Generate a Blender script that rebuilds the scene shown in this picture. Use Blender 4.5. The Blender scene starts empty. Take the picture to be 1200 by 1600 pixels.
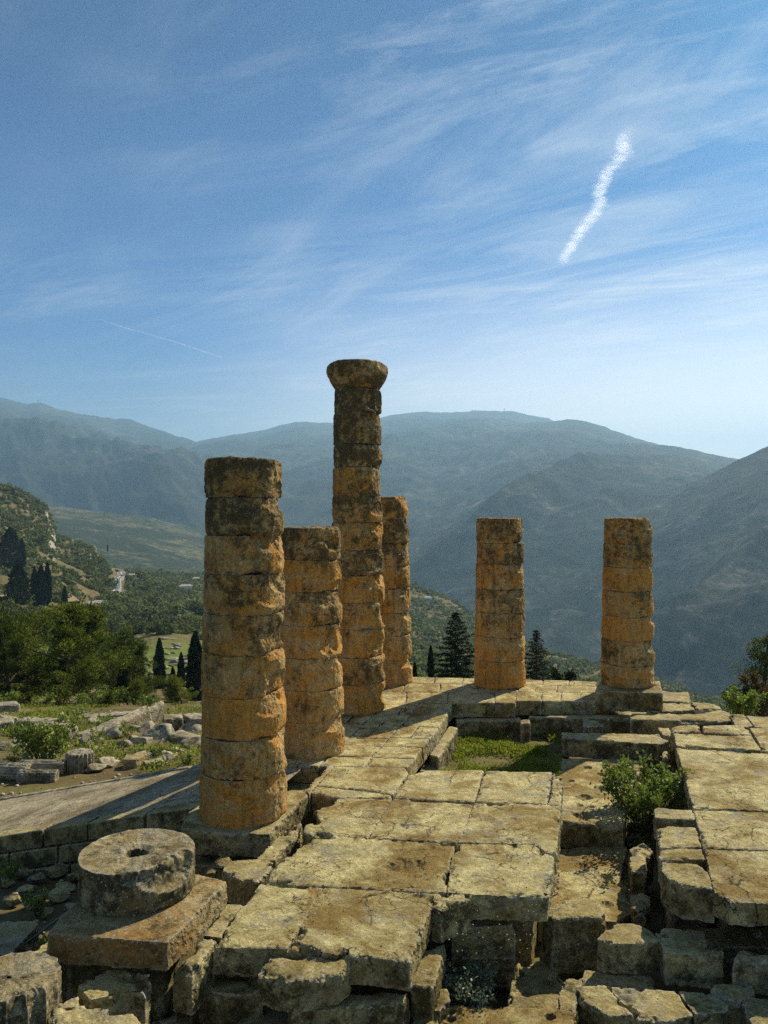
import bpy, bmesh, math, random
import numpy as np
from mathutils import Vector, Matrix
random.seed(7)
rng = np.random.default_rng(11)
S = bpy.context.scene
COL = S.collection
H, F, CX, CY = 6.3, 1250.0, 600.0, 800.0      # eye height over the temple floor, focal length and centre in photo pixels
R = math.radians

# ------------------------------------------------------------------ helpers
def at(px, py, z):                 # a photo pixel at a known height -> world
    d = F*(H-z)/(py-CY)
    return ((px-CX)/F*d, d, z)
def atd(px, py, d):                # a photo pixel at a known distance -> world
    return ((px-CX)/F*d, d, H-(py-CY)/F*d)

def _hash(ix, iy, iz, seed):
    h = (ix*374761393 + iy*668265263 + iz*1440662683 + seed*974711) & 0xffffffff
    h = ((h ^ (h >> 13))*1274126177) & 0xffffffff
    h = ((h ^ (h >> 15))*2246822519) & 0xffffffff
    return ((h ^ (h >> 16)) & 0xffffff)/float(0x7fffff)-1.0
def vnoise(P, seed=0):
    P = np.asarray(P, dtype=np.float64)
    i = np.floor(P).astype(np.int64); f = P-i
    u = f*f*f*(f*(f*6-15)+10)
    x, y, z = i[:, 0], i[:, 1], i[:, 2]
    def L(a, b, t): return a+(b-a)*t
    c = [[[_hash(x+a, y+b, z+c_, seed) for c_ in (0, 1)] for b in (0, 1)] for a in (0, 1)]
    x0 = L(L(c[0][0][0], c[1][0][0], u[:, 0]), L(c[0][1][0], c[1][1][0], u[:, 0]), u[:, 1])
    x1 = L(L(c[0][0][1], c[1][0][1], u[:, 0]), L(c[0][1][1], c[1][1][1], u[:, 0]), u[:, 1])
    return L(x0, x1, u[:, 2])
def fbm(P, octv=4, seed=0, gain=0.5, lac=2.03):
    P = np.asarray(P, dtype=np.float64); a = 1.0; s = 0; t = 0
    for k in range(octv):
        s = s+a*vnoise(P, seed+k*17); t += a; a *= gain; P = P*lac+3.7
    return s/t
def ridged(P, octv=4, seed=0):
    P = np.asarray(P, dtype=np.float64); a = 1.0; s = 0; t = 0
    for k in range(octv):
        s = s+a*(1-2*np.abs(vnoise(P, seed+k*13))); t += a; a *= .5; P = P*2.1+5.1
    return s/t

def mesh_np(name, V, Q, smooth=True):          # faces of constant arity
    V = np.asarray(V, dtype=np.float32); Q = np.asarray(Q, dtype=np.int32)
    m = bpy.data.meshes.new(name)
    m.vertices.add(len(V)); m.vertices.foreach_set('co', V.ravel())
    k = Q.shape[1]
    m.loops.add(Q.size); m.loops.foreach_set('vertex_index', Q.ravel())
    m.polygons.add(len(Q)); m.polygons.foreach_set('loop_start', np.arange(0, Q.size, k, dtype=np.int32))
    m.update(calc_edges=True); m.validate()
    m.polygons.foreach_set('use_smooth', np.full(len(m.polygons), smooth)); m.update()
    return m
def obj(name, mesh, mat=None, parent=None, loc=None):
    o = bpy.data.objects.new(name, mesh); COL.objects.link(o)
    if mat is not None and mesh is not None:
        mesh.materials.clear(); mesh.materials.append(mat)
    if loc is not None: o.location = loc
    if parent is not None: o.parent = parent
    return o
def tag(o, label=None, cat=None, group=None, kind=None):
    if label: o['label'] = label
    if cat: o['category'] = cat
    if group: o['group'] = group
    if kind or cat: o['kind'] = kind or 'thing'
    return o
def empty(name, loc, label, cat, group=None, rz=0):
    o = bpy.data.objects.new(name, None); COL.objects.link(o)
    o.location = loc; o.rotation_euler = (0, 0, rz); o.empty_display_size = .2
    return tag(o, label, cat, group)
def copy_tree(root, loc, rz=0, sc=1.0, label=None, group=None):
    c = root.copy(); COL.objects.link(c); c.location = loc; c.rotation_euler = (0, 0, rz)
    c.scale = (sc, sc, sc) if not isinstance(sc, tuple) else sc
    if label: c['label'] = label
    if group: c['group'] = group
    for ch in root.children:
        d = ch.copy(); COL.objects.link(d); d.parent = c
        for g in ch.children:
            e = g.copy(); COL.objects.link(e); e.parent = d
    return c
def grid_faces(nr, nc, wrap=False, off=0):
    r = np.arange(nr-1)[:, None]; c = np.arange(nc if wrap else nc-1)[None, :]
    c2 = (c+1) % nc
    a = r*nc+c; b = r*nc+c2; d = (r+1)*nc+c2; e = (r+1)*nc+c
    return np.stack([a, b, d, e], -1).reshape(-1, 4)+off

# ------------------------------------------------------------------ materials
class N:
    def __init__(s, name):
        s.m = bpy.data.materials.new(name); s.m.use_nodes = True
        s.t = s.m.node_tree; s.t.nodes.clear()
        s.out = s.t.nodes.new('ShaderNodeOutputMaterial')
    def n(s, typ, **kw):
        nd = s.t.nodes.new(typ)
        for k, v in kw.items():
            if k.startswith('i_'):
                key = k[2:]; key = int(key) if key.isdigit() else key.replace('_', ' ')
                nd.inputs[key].default_value = v
            else: setattr(nd, k, v)
        return nd
    def l(s, a, b): s.t.links.new(a, b)
    def noise(s, vec, scale, detail=6, rough=.6, dist=0.0):
        nd = s.n('ShaderNodeTexNoise'); nd.inputs['Scale'].default_value = scale
        nd.inputs['Detail'].default_value = detail; nd.inputs['Roughness'].default_value = rough
        nd.inputs['Distortion'].default_value = dist
        if vec is not None: s.l(vec, nd.inputs['Vector'])
        return nd.outputs['Fac']
    def ramp(s, fac, stops, interp='LINEAR'):
        nd = s.n('ShaderNodeValToRGB'); cr = nd.color_ramp; cr.interpolation = interp
        while len(cr.elements) < len(stops): cr.elements.new(.5)
        for e, (p, c) in zip(cr.elements, stops):
            e.position = p; e.color = (c, c, c, 1) if not isinstance(c, tuple) else (*c, 1)
        s.l(fac, nd.inputs[0]); return nd.outputs[0]
    def mix(s, fac, a, b, mode='MIX'):
        nd = s.n('ShaderNodeMix', data_type='RGBA', blend_type=mode)
        for v, idx in ((fac, 0), (a, 6), (b, 7)):
            if isinstance(v, (int, float)): nd.inputs[idx].default_value = v
            elif isinstance(v, tuple): nd.inputs[idx].default_value = (*v, 1)
            else: s.l(v, nd.inputs[idx])
        return nd.outputs[2]
    def math(s, op, a, b=None):
        nd = s.n('ShaderNodeMath', operation=op)
        for v, idx in ((a, 0), (b, 1)):
            if v is None: continue
            if isinstance(v, (int, float)): nd.inputs[idx].default_value = v
            else: s.l(v, nd.inputs[idx])
        return nd.outputs[0]
    def pos(s, sc=(1, 1, 1)):
        g = s.n('ShaderNodeNewGeometry'); mp = s.n('ShaderNodeMapping'); mp.inputs['Scale'].default_value = sc
        s.l(g.outputs['Position'], mp.inputs['Vector']); return mp.outputs[0]
    def bsdf(s, col, rough=.9, normal=None, spec=.2):
        b = s.n('ShaderNodeBsdfPrincipled'); b.inputs['Roughness'].default_value = rough
        b.inputs['Specular IOR Level'].default_value = spec
        if isinstance(col, tuple): b.inputs['Base Color'].default_value = (*col, 1)
        else: s.l(col, b.inputs['Base Color'])
        if normal is not None: s.l(normal, b.inputs['Normal'])
        s.l(b.outputs[0], s.out.inputs[0]); return b
    def bump(s, h, strength=.5, dist=.02, prev=None):
        nd = s.n('ShaderNodeBump'); nd.inputs['Strength'].default_value = strength
        nd.inputs['Distance'].default_value = dist; s.l(h, nd.inputs['Height'])
        if prev is not None: s.l(prev, nd.inputs['Normal'])
        return nd.outputs[0]

def stone_mat(name, pale, mid, brown, dark, moss=.35, orange=0.0, orangecol=(.42, .20, .05), grey=(.27, .25, .19), spots=.5, cracks=.0, edge=.5, scale=1.0, bump=.6, top=None, streak=0.0, side=.0, brownamt=.5, joints=0.0):
    k = N(name); p = k.pos((scale,)*3); oi = k.n('ShaderNodeObjectInfo')
    g = k.n('ShaderNodeNewGeometry'); sp_ = k.n('ShaderNodeSeparateXYZ'); k.l(g.outputs['Position'], sp_.inputs[0])
    sn = k.n('ShaderNodeSeparateXYZ'); k.l(g.outputs['True Normal'], sn.inputs[0])
    big = k.noise(p, .55, 9, .72, .5)
    med = k.noise(p, 2.6, 10, .76, .3)
    mot = k.noise(p, 9, 9, .80, .2)
    fine = k.noise(p, 24, 8, .82)
    grit = k.noise(p, 75, 4, .8)
    c = k.mix(k.ramp(med, [(.40, 0.), (.60, 1.)]), mid, pale)
    c = k.mix(k.ramp(k.noise(p, 1.25, 9, .74), [(.50, 0.), (.62, .75)]), c, grey)
    c = k.mix(k.ramp(k.math('ADD', k.math('MULTIPLY', big, .75), k.math('MULTIPLY', mot, .25)), [(.535-.07*brownamt, 0.), (.61-.07*brownamt, .88)]), c, brown)
    if orange > 0:
        o1 = k.noise(k.pos((1.0*scale, 1.0*scale, 1.7*scale)), 1.0, 9, .72, .3)
        o1 = k.math('ADD', o1, k.math('MULTIPLY', k.math('SUBTRACT', oi.outputs['Random'], .5), .16))
        c = k.mix(k.ramp(o1, [(.60-.2*orange, 0.), (.74-.2*orange, .95)]), c, orangecol)
    if streak > 0:
        st = k.noise(k.pos((5*scale, 5*scale, .45*scale)), 1.0, 7, .7)
        c = k.mix(k.math('MULTIPLY', k.ramp(st, [(.50, 0.), (.66, 1.)]), streak), c, dark)
    dm = k.math('ADD', k.math('MULTIPLY', k.noise(p, 3.8, 12, .84, .15), .66), k.math('MULTIPLY', k.noise(p, .9, 6, .65), .34))
    if side > 0:                 # deeper shade painted into upright faces as extra dark tone
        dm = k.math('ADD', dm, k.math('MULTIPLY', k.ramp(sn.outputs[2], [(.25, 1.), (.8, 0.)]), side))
    if top is not None:          # lichen has settled on the weather-beaten upper drums
        mr = k.n('ShaderNodeMapRange'); mr.inputs['From Min'].default_value = top[0]; mr.inputs['From Max'].default_value = top[1]; mr.inputs['To Max'].default_value = top[2]
        k.l(sp_.outputs[2], mr.inputs[0]); dm = k.math('ADD', dm, mr.outputs[0])
        dm = k.math('ADD', dm, k.math('MULTIPLY', k.math('SUBTRACT', oi.outputs['Random'], .5), -.07))
    c = k.mix(k.ramp(dm, [(.60-.22*moss, 0.), (.67-.20*moss, .92)]), c, dark)
    tone = k.math('MULTIPLY', k.ramp(mot, [(.30, .42), (.52, 1.0), (.72, 1.5)]), k.ramp(fine, [(.30, .32), (.48, 1.0), (.70, 1.65)]))
    tc = k.n('ShaderNodeCombineXYZ'); [k.l(tone, tc.inputs[i]) for i in range(3)]
    c = k.mix(.85, c, tc.outputs[0], 'MULTIPLY')
    if spots > 0:
        v = k.n('ShaderNodeTexVoronoi'); v.inputs['Scale'].default_value = 16*scale
        wn_ = k.n('ShaderNodeTexNoise'); wn_.inputs['Scale'].default_value = 14.; k.l(p, wn_.inputs['Vector'])
        k.l(k.mix(.07, p, wn_.outputs['Color']), v.inputs['Vector'])
        sz = k.math('ADD', k.math('MULTIPLY', k.noise(p, 5, 3, .6), .5), -.02)
        sp = k.math('MULTIPLY', k.ramp(k.math('SUBTRACT', sz, v.outputs['Distance']), [(.0, 0.), (.08, 1.)]), k.ramp(k.noise(p, 1.7, 8, .75), [(.60-.2*spots, 0.), (.70-.2*spots, 1.)]))
        c = k.mix(k.math('MULTIPLY', sp, .8), c, (.52, .49, .40))
    nb = k.math('ADD', k.math('MULTIPLY', med, .55), k.math('ADD', k.math('MULTIPLY', mot, .5), k.math('ADD', k.math('MULTIPLY', fine, .38), k.math('MULTIPLY', grit, .14))))
    if cracks > 0:
        nd = k.n('ShaderNodeTexNoise'); nd.inputs['Scale'].default_value = 2.2; nd.inputs['Detail'].default_value = 8; nd.inputs['Roughness'].default_value = .7
        k.l(p, nd.inputs['Vector'])
        va = k.n('ShaderNodeVectorMath', operation='MULTIPLY_ADD'); k.l(nd.outputs['Color'], va.inputs[0])
        va.inputs[1].default_value = (.42, .42, .42); k.l(p, va.inputs[2])
        v2 = k.n('ShaderNodeTexVoronoi', feature='DISTANCE_TO_EDGE'); v2.inputs['Scale'].default_value = .8*scale; k.l(va.outputs[0], v2.inputs['Vector'])
        v3 = k.n('ShaderNodeTexVoronoi', feature='DISTANCE_TO_EDGE'); v3.inputs['Scale'].default_value = 3.3*scale; k.l(va.outputs[0], v3.inputs['Vector'])
        cm = k.ramp(k.noise(p, .6, 4, .6), [(.49, 0.), (.56, 1.)])
        cm2 = k.ramp(k.noise(p, .95, 5, .65), [(.53, 0.), (.60, 1.)])
        wd = k.ramp(k.noise(p, 3.5, 6, .7), [(.35, .15), (.65, 1.)])
        cr = k.math('MAXIMUM', k.math('MULTIPLY', k.ramp(v2.outputs[0], [(.002, 1.), (.010, 0.)]), cm), k.math('MULTIPLY', k.ramp(v3.outputs[0], [(.004, .9), (.022, 0.)]), cm2))
        cr = k.math('MULTIPLY', k.math('MULTIPLY', cr, wd), cracks)
        c = k.mix(cr, c, (.045, .036, .018))
        nb = k.math('SUBTRACT', nb, k.math('MULTIPLY', cr, .9))
    if joints > 0:
        jm = k.n('ShaderNodeMapping'); jm.inputs['Rotation'].default_value = (0, 0, R(15.0)); k.l(g.outputs['Position'], jm.inputs['Vector'])
        jn = k.n('ShaderNodeTexNoise'); jn.inputs['Scale'].default_value = 1.3; jn.inputs['Detail'].default_value = 6; k.l(p, jn.inputs['Vector'])
        jv = k.n('ShaderNodeVectorMath', operation='MULTIPLY_ADD'); k.l(jn.outputs['Color'], jv.inputs[0]); jv.inputs[1].default_value = (.22, .22, 0); k.l(jm.outputs[0], jv.inputs[2])
        bt = k.n('ShaderNodeTexBrick'); k.l(jv.outputs[0], bt.inputs['Vector']); bt.inputs['Scale'].default_value = 1.; bt.inputs['Mortar Size'].default_value = .014; bt.inputs['Mortar Smooth'].default_value = .3
        bt.inputs['Brick Width'].default_value = 1.35; bt.inputs['Row Height'].default_value = .72; bt.offset = .37; bt.squash = .8; bt.squash_frequency = 3
        bt.inputs['Color1'].default_value = (.78, .78, .78, 1); bt.inputs['Color2'].default_value = (1.18, 1.16, 1.1, 1); bt.inputs['Mortar'].default_value = (.55, .5, .4, 1)
        c = k.mix(joints, c, bt.outputs['Color'], 'MULTIPLY')
        nb = k.math('SUBTRACT', nb, k.math('MULTIPLY', bt.outputs['Fac'], joints*.6))
    if edge > 0:
        e = k.math('MULTIPLY', k.ramp(g.outputs['Pointiness'], [(.515, 0.), (.585, 1.)]), k.ramp(fine, [(.38, 0.), (.55, 1.)]))
        c = k.mix(k.math('MULTIPLY', e, edge), c, (.60, .54, .40))
    k.bsdf(c, .92, k.bump(nb, bump, .06), .12)
    return k.m

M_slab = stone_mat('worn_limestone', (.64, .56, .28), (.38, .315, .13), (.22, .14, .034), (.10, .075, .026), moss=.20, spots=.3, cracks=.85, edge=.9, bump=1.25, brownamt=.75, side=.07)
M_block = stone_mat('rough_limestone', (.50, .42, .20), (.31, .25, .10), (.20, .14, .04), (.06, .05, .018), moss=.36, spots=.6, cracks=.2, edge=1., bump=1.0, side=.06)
M_drum = stone_mat('column_stone', (.66, .47, .21), (.53, .33, .10), (.48, .235, .05), (.085, .066, .028), moss=.40, orange=.68, orangecol=(.64, .30, .05), grey=(.36, .28, .14), spots=.6, edge=.8, scale=1.25, bump=1.3, top=(1.5, 7.5, .075), streak=.5)
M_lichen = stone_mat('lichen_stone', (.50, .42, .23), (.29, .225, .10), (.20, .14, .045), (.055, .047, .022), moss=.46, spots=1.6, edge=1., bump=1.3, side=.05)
M_ochre = stone_mat('ochre_stone', (.46, .37, .19), (.33, .24, .10), (.27, .16, .05), (.07, .055, .024), moss=.45, orange=.22, orangecol=(.42, .22, .055), spots=.9, edge=.8, bump=1.1)
M_ramp = stone_mat('ramp_flagstone', (.46, .41, .28), (.33, .28, .175), (.22, .175, .095), (.11, .092, .05), moss=.22, spots=.3, cracks=.9, edge=.3, brownamt=.6, bump=1.1, joints=.8)
M_grey = stone_mat('grey_limestone', (.46, .41, .29), (.25, .22, .145), (.19, .155, .075), (.06, .055, .034), moss=.45, spots=.7, edge=.9, bump=1.)

def foliage_mat(name, a, b, c, trans=.35, scale=.8, gloss=.0):
    k = N(name); p = k.pos()
    oi = k.n('ShaderNodeObjectInfo')
    gi = k.n('ShaderNodeNewGeometry')
    f = k.math('ADD', k.math('MULTIPLY', k.noise(p, scale, 4, .6), .6), k.math('MULTIPLY', gi.outputs['Random Per Island'], .4))
    f = k.math('ADD', f, k.math('MULTIPLY', k.math('SUBTRACT', oi.outputs['Random'], .5), .2))
    col = k.ramp(f, [(.3, a), (.5, b), (.72, c)])
    d = k.n('ShaderNodeBsdfDiffuse'); t = k.n('ShaderNodeBsdfTranslucent'); g = k.n('ShaderNodeBsdfGlossy'); g.inputs['Roughness'].default_value = .5
    k.l(col, d.inputs[0]); k.l(k.mix(.6, col, (.35, .38, .05), 'MULTIPLY') if False else col, t.inputs[0])
    m = k.n('ShaderNodeMixShader'); m.inputs[0].default_value = trans; k.l(d.outputs[0], m.inputs[1]); k.l(t.outputs[0], m.inputs[2])
    m2 = k.n('ShaderNodeMixShader'); m2.inputs[0].default_value = gloss; k.l(m.outputs[0], m2.inputs[1]); k.l(g.outputs[0], m2.inputs[2])
    k.l(m2.outputs[0], k.out.inputs[0]); return k.m
M_pine = foliage_mat('pine_needles', (.024, .038, .008), (.066, .092, .016), (.21, .24, .035), .5, .5)
M_cyp = foliage_mat('cypress_leaves', (.010, .018, .008), (.018, .030, .012), (.032, .046, .018), .15, 1.2)
M_fir = foliage_mat('fir_needles', (.012, .022, .012), (.022, .036, .018), (.04, .055, .024), .2, 1.5)
M_scrub = foliage_mat('scrub_leaves', (.036, .05, .014), (.085, .105, .026), (.18, .20, .05), .4, .12)
M_olive = foliage_mat('olive_leaves', (.06, .08, .03), (.13, .155, .06), (.22, .245, .095), .4, .12)
M_bush = foliage_mat('bush_leaves', (.07, .11, .014), (.16, .22, .028), (.26, .31, .045), .5, 2.5, .04)
M_pit = foliage_mat('pale_leaves', (.05, .07, .04), (.10, .13, .07), (.24, .28, .17), .35, 5, .04)
M_grass = foliage_mat('grass_blades', (.11, .155, .02), (.19, .24, .03), (.30, .32, .05), .5, 1.2)
M_dry = foliage_mat('dry_leaves', (.07, .05, .015), (.13, .085, .022), (.18, .13, .03), .4, 1.2)
def bark_mat():
    k = N('bark'); n = k.noise(k.pos((3, 3, .6)), 6, 6, .7)
    k.bsdf(k.ramp(n, [(.3, (.04, .028, .018)), (.7, (.14, .10, .07))]), .95, k.bump(n, .8, .05)); return k.m
M_bark = bark_mat()

# ------------------------------------------------------------------ stone blocks
def evaluated(me, vox):
    o = bpy.data.objects.new('tmp', me); COL.objects.link(o)
    md = o.modifiers.new('r', 'REMESH'); md.mode = 'VOXEL'; md.voxel_size = vox; md.use_smooth_shade = True
    dg = bpy.context.evaluated_depsgraph_get(); dg.update()
    nm = bpy.data.meshes.new_from_object(o.evaluated_get(dg))
    bpy.data.objects.remove(o); bpy.data.meshes.remove(me)
    return nm
def prism(polys):
    bm = bmesh.new()
    for top, zb, grow in polys:
        c = np.mean(np.array(top), 0)
        a = [bm.verts.new(p) for p in top]
        b = [bm.verts.new((c[0]+(p[0]-c[0])*grow, c[1]+(p[1]-c[1])*grow, zb)) for p in top]
        n = len(top)
        bm.faces.new(a); bm.faces.new(b[::-1])
        for i in range(n): bm.faces.new((a[i], b[i], b[(i+1) % n], a[(i+1) % n]))
    bmesh.ops.recalc_face_normals(bm, faces=bm.faces)
    me = bpy.data.meshes.new('p'); bm.to_mesh(me); bm.free(); return me
def seg_dist(P, poly):
    d = np.full(len(P), 1e9)
    for i in range(len(poly)):
        a = np.array(poly[i][:2]); b = np.array(poly[(i+1) % len(poly)][:2]); ab = b-a
        t = np.clip(((P-a)@ab)/max(ab@ab, 1e-9), 0, 1)
        d = np.minimum(d, np.linalg.norm(P-(a+t[:, None]*ab), axis=1))
    return d
def weather(me, poly, ztop, chip=.09, rough=.012, und=.012, seed=0, chipfreq=1.7, holes=()):
    n = len(me.vertices); V = np.empty(n*3, np.float32); me.vertices.foreach_get('co', V); V = V.reshape(-1, 3).astype(np.float64)
    Nn = np.empty(n*3, np.float32); me.vertices.foreach_get('normal', Nn); Nn = Nn.reshape(-1, 3)
    so = np.array([seed*1.37, seed*.71, seed*2.3])
    zt = ztop if np.isscalar(ztop) else ztop(V)
    side = seg_dist(V[:, :2], poly); dep = zt-V[:, 2]
    top = Nn[:, 2] > .6
    e = np.where(top, side, np.maximum(dep, 0))
    c = np.mean(np.array(poly)[:, :2], 0)
    g = fbm(V*chipfreq+so, 4, 3); g2 = fbm(V*chipfreq*4.2+so, 3, 6)
    big = np.clip((g-.16)*3.2, 0, 1); sm = np.clip(g2*2.2-.25, 0, 1)
    w = np.exp(-e/(.30*chip+.012))*(.03+.45*sm)*chip+np.exp(-(e/(.55*chip+.03))**2)*big*1.2*chip
    inw = c-V[:, :2]; L = np.linalg.norm(inw, axis=1, keepdims=True); inw = inw/np.maximum(L, 1e-6)
    V[:, :2] += inw*(w*np.where(top, .35, .9))[:, None]
    V[:, 2] -= w*np.where(top, .8, .25)
    r = fbm(V*9+so, 4, 9)*rough*np.where(top, .6, 2.4)+fbm(V*1.3+so, 3, 5)*und*np.where(top, .8, 2.0)
    r += vnoise(V*38+so, 21)*.0035*np.where(top, .8, 1.5)
    V += Nn*r[:, None]
    for (hx, hy, hr, hd) in holes:
        dd = np.hypot(V[:, 0]-hx, V[:, 1]-hy)+fbm(V*9+so, 3, 2)*hr*.5
        V[:, 2] -= np.where(top, hd*np.clip(1.25-dd/hr, 0, 1)**.6, 0)
    return V
STONES = []
def stone(name, label, cat, px, z, h, mat=None, group=None, vox=None, chip=.09, rough=.012, und=.012, grow=1.0, tilt=0.0, holes=(), zbot=None, gap=.0, cf=1.9):
    top = [at(p[0], p[1], z) if len(p) == 2 else atd(*p) for p in px]
    c = np.mean(np.array(top), 0)
    # pull the outline in by half a joint
    t2 = []
    for p in top:
        v = np.array(p)-c; L = np.hypot(v[0], v[1]); k = (L-gap*1.4)/L
        t2.append((c[0]+v[0]*k, c[1]+v[1]*k, p[2]))
    zb = (c[2]-h) if zbot is None else zbot
    if tilt:
        t2 = [(p[0], p[1], p[2]+tilt*(p[0]-c[0])) for p in t2]
    seed = len(STONES)+1
    vox = max(.022, .0021*c[1]) if vox is None or vox < .05 else vox
    me = evaluated(prism([(t2, zb, grow)]), vox)
    A = np.c_[np.array(t2)[:, :2], np.ones(len(t2))]; co = np.linalg.lstsq(A, np.array(t2)[:, 2], rcond=None)[0]
    hl = []
    for hp in holes: w = at(hp[0], hp[1], z); hl.append((w[0], w[1], hp[2], hp[3]))
    V = weather(me, t2, (lambda V: V[:, 0]*co[0]+V[:, 1]*co[1]+co[2]), chip, rough, und, seed, cf, hl)
    org = np.array([c[0], c[1], zb]); V = (V-org).astype(np.float32)
    me.vertices.foreach_set('co', V.ravel()); me.update()
    me.polygons.foreach_set('use_smooth', np.full(len(me.polygons), False))
    me.name = name
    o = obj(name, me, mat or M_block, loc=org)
    tag(o, label, cat, group); STONES.append(o)
    return o

PS = 'large paving slabs of the temple floor'
def slab(label, px, z=0., h=.42, **k):
    k.setdefault('chip', .08); k.setdefault('gap', -.010)
    return stone('paving_slab', label, 'paving slab', px, z+random.uniform(-.007, .007), h, k.pop('mat', M_slab), PS, **k)
slab('front left floor slab with a straight joint on its right and a ragged left edge', [(333,1479),(353,1447),(378,1413),(407,1379),(505,1386),(478,1430),(450,1481)])
slab('large front floor slab with a broken front right corner above the projecting block', [(452,1481),(480,1430),(507,1386),(682,1396),(673,1418),(655,1460),(640,1502),(622,1499),(540,1490)], chip=.16)
slab('small broken slab stub overhanging the back left of the plant pit', [(674,1417),(683,1396),(737,1398),(722,1408),(706,1412),(690,1422)], h=.55, chip=.2, vox=.03)
slab('floor slab with a dark pitted hollow in the middle of its worn top', [(409,1378),(422,1363),(450,1337),(470,1322),(482,1304),(573,1309),(712,1318),(704,1340),(697,1394),(682,1394),(505,1384)], chip=.14, holes=[(632,1356,.30,.07),(612,1352,.12,.05)])
slab('floor slab overhanging the plant pit with a bitten back right corner', [(714,1318),(836,1320),(848,1333),(864,1338),(860,1375),(856,1402),(800,1399),(737,1397),(699,1394),(706,1340)], chip=.15)
slab('cracked floor slab beside the dark hole in the paving edge', [(480,1302),(474,1297),(478,1288),(500,1281),(495,1270),(503,1259),(530,1247),(612,1247),(600,1270),(575,1308)], chip=.16)
slab('brown stained middle floor slab in the third row from the front', [(577,1308),(614,1248),(740,1254),(722,1312),(714,1316)])
slab('floor slab with long cracks along the trench of dowel holes', [(716,1316),(742,1254),(877,1258),(872,1300),(868,1333),(850,1330),(838,1319)], chip=.15)
slab('floor slab with a white crescent stain bordering the little lawn', [(616,1246),(640,1210),(667,1203),(755,1203),(741,1252)])
slab('pale floor slab at the corner between the lawn and the dowel hole trench', [(743,1252),(757,1204),(862,1206),(855,1256)])
slab('narrow chipped edging slab next to the lawn corner of the floor', [(857,1256),(864,1206),(880,1207),(877,1257)], chip=.2, vox=.035)
slab('dark stained floor slab in front of the second column', [(497,1226),(523,1196),(632,1199),(638,1207),(614,1240)])
slab('thin strip slab just behind the dark hole in the paving edge', [(487,1238),(495,1228),(612,1241),(610,1246),(530,1246),(505,1241)], vox=.035)
slab('floor slab between the first column and the thin strip slab', [(452,1256),(512,1197),(522,1197),(494,1228),(484,1240),(478,1236)], vox=.035)
RS = 'slabs of the right hand platform'
def rslab(label, px, z=0., h=.38, **k):
    return stone('paving_slab', label, 'paving slab', px, z+random.uniform(-.007, .007), h, M_slab, RS, gap=-.008, **k)
rslab('thin back left slab of the right platform behind the stepped ledge', [(1048,1136),(1062,1133),(1091,1132),(1097,1143),(1051,1143)], vox=.035)
rslab('thin back slab of the right platform with a wavy rear edge', [(1098,1133),(1164,1132),(1175,1148),(1099,1143)], vox=.035)
rslab('slab behind the wide open crack across the right platform', [(1052,1145),(1174,1149),(1190,1172),(1057,1165)])
rslab('far right slab beside the slanting black gap in the right platform', [(1172,1137),(1290,1139),(1320,1178),(1193,1173)])
rslab('largest veined slab of the right platform beside the leafy bush', [(1057,1168),(1200,1178),(1340,1186),(1390,1272),(1083,1262)], chip=.08)
rslab('veined slab of the right platform beside the upper two small blocks', [(1083,1265),(1390,1275),(1440,1335),(1100,1324)], chip=.08)
rslab('front slab of the right platform with a bitten front left corner', [(1101,1327),(1440,1338),(1560,1432),(1200,1411),(1165,1410),(1140,1410),(1127,1399),(1117,1394)], chip=.13)

BS = 'small blocks set along the right platform edge'
for lb, px, z, h in [
    ('rearmost small block on the platform edge, just below the bush', [(1022,1264),(1030,1260),(1083,1263),(1087,1280),(1047,1279),(1023,1277)], -.02, .5),
    ('flat square block second along the platform edge below the bush', [(1025,1290),(1086,1292),(1097,1322),(1030,1324)], -.04, .5),
    ('low rounded block third along the platform edge', [(1029,1330),(1047,1325),(1096,1326),(1103,1343),(1030,1342)], -.06, .5),
    ('nearest and largest edge block with a slanting chipped front', [(1033,1346),(1090,1349),(1111,1367),(1115,1389),(1067,1383),(1048,1375),(1035,1362)], -.03, .58)]:
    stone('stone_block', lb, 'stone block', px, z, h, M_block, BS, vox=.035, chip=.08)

def blk(label, px, z, h, mat=None, group=None, **k):
    k.setdefault('chip', .11)
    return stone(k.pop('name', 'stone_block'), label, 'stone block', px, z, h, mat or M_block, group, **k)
# trench and steps on the right
blk('low ledge block with a ragged top behind the dowel hole trench', [(877,1144),(1030,1147),(1047,1157),(1030,1162),(953,1158),(925,1155),(878,1152)], -.5, .6, chip=.16)
stone('trench_slab', 'long trench slab dotted with round dowel holes', 'paving slab', [(872,1184),(1010,1186),(985,1240),(974,1288),(960,1285),(915,1287),(868,1284)], -1.0, .62, M_slab, None, .035, .14,
      holes=[(918,1199,.10,.14),(966,1199,.10,.14),(940,1210,.13,.12),(941,1232,.14,.12),(913,1246,.16,.12),(906,1258,.07,.1),(925,1260,.07,.1),(912,1274,.2,.14),(892,1220,.07,.08)])
stone('trench_slab', 'lower trench slab crossed by a fine joint with brown stains', 'paving slab', [(858,1325),(980,1322),(968,1372),(985,1392),(990,1425),(962,1440),(840,1440)], -1.55, .4, M_slab, None, .035, .10,
      holes=[(943,1341,.12,.09),(908,1353,.12,.07),(946,1370,.11,.09),(948,1413,.10,.09)])
blk('added filler stone in the shadowed gap between the dowel hole slab and the bush', [(979,1284),(1000,1243),(1024,1244),(1022,1288)], -1.3, .6)  # added stone; only the bush's shadow darkens this gap
blk('upright block with a dark notch between trench and edge blocks', [(982,1325),(1005,1315),(1022,1328),(1010,1340),(1008,1364),(985,1360)], -1.0, .7, chip=.15)
blk('small crumbled block below the notched upright block', [(985,1398),(1003,1394),(1016,1400),(1016,1416),(997,1423),(986,1416)], -1.25, .6, chip=.2, vox=.03)
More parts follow.
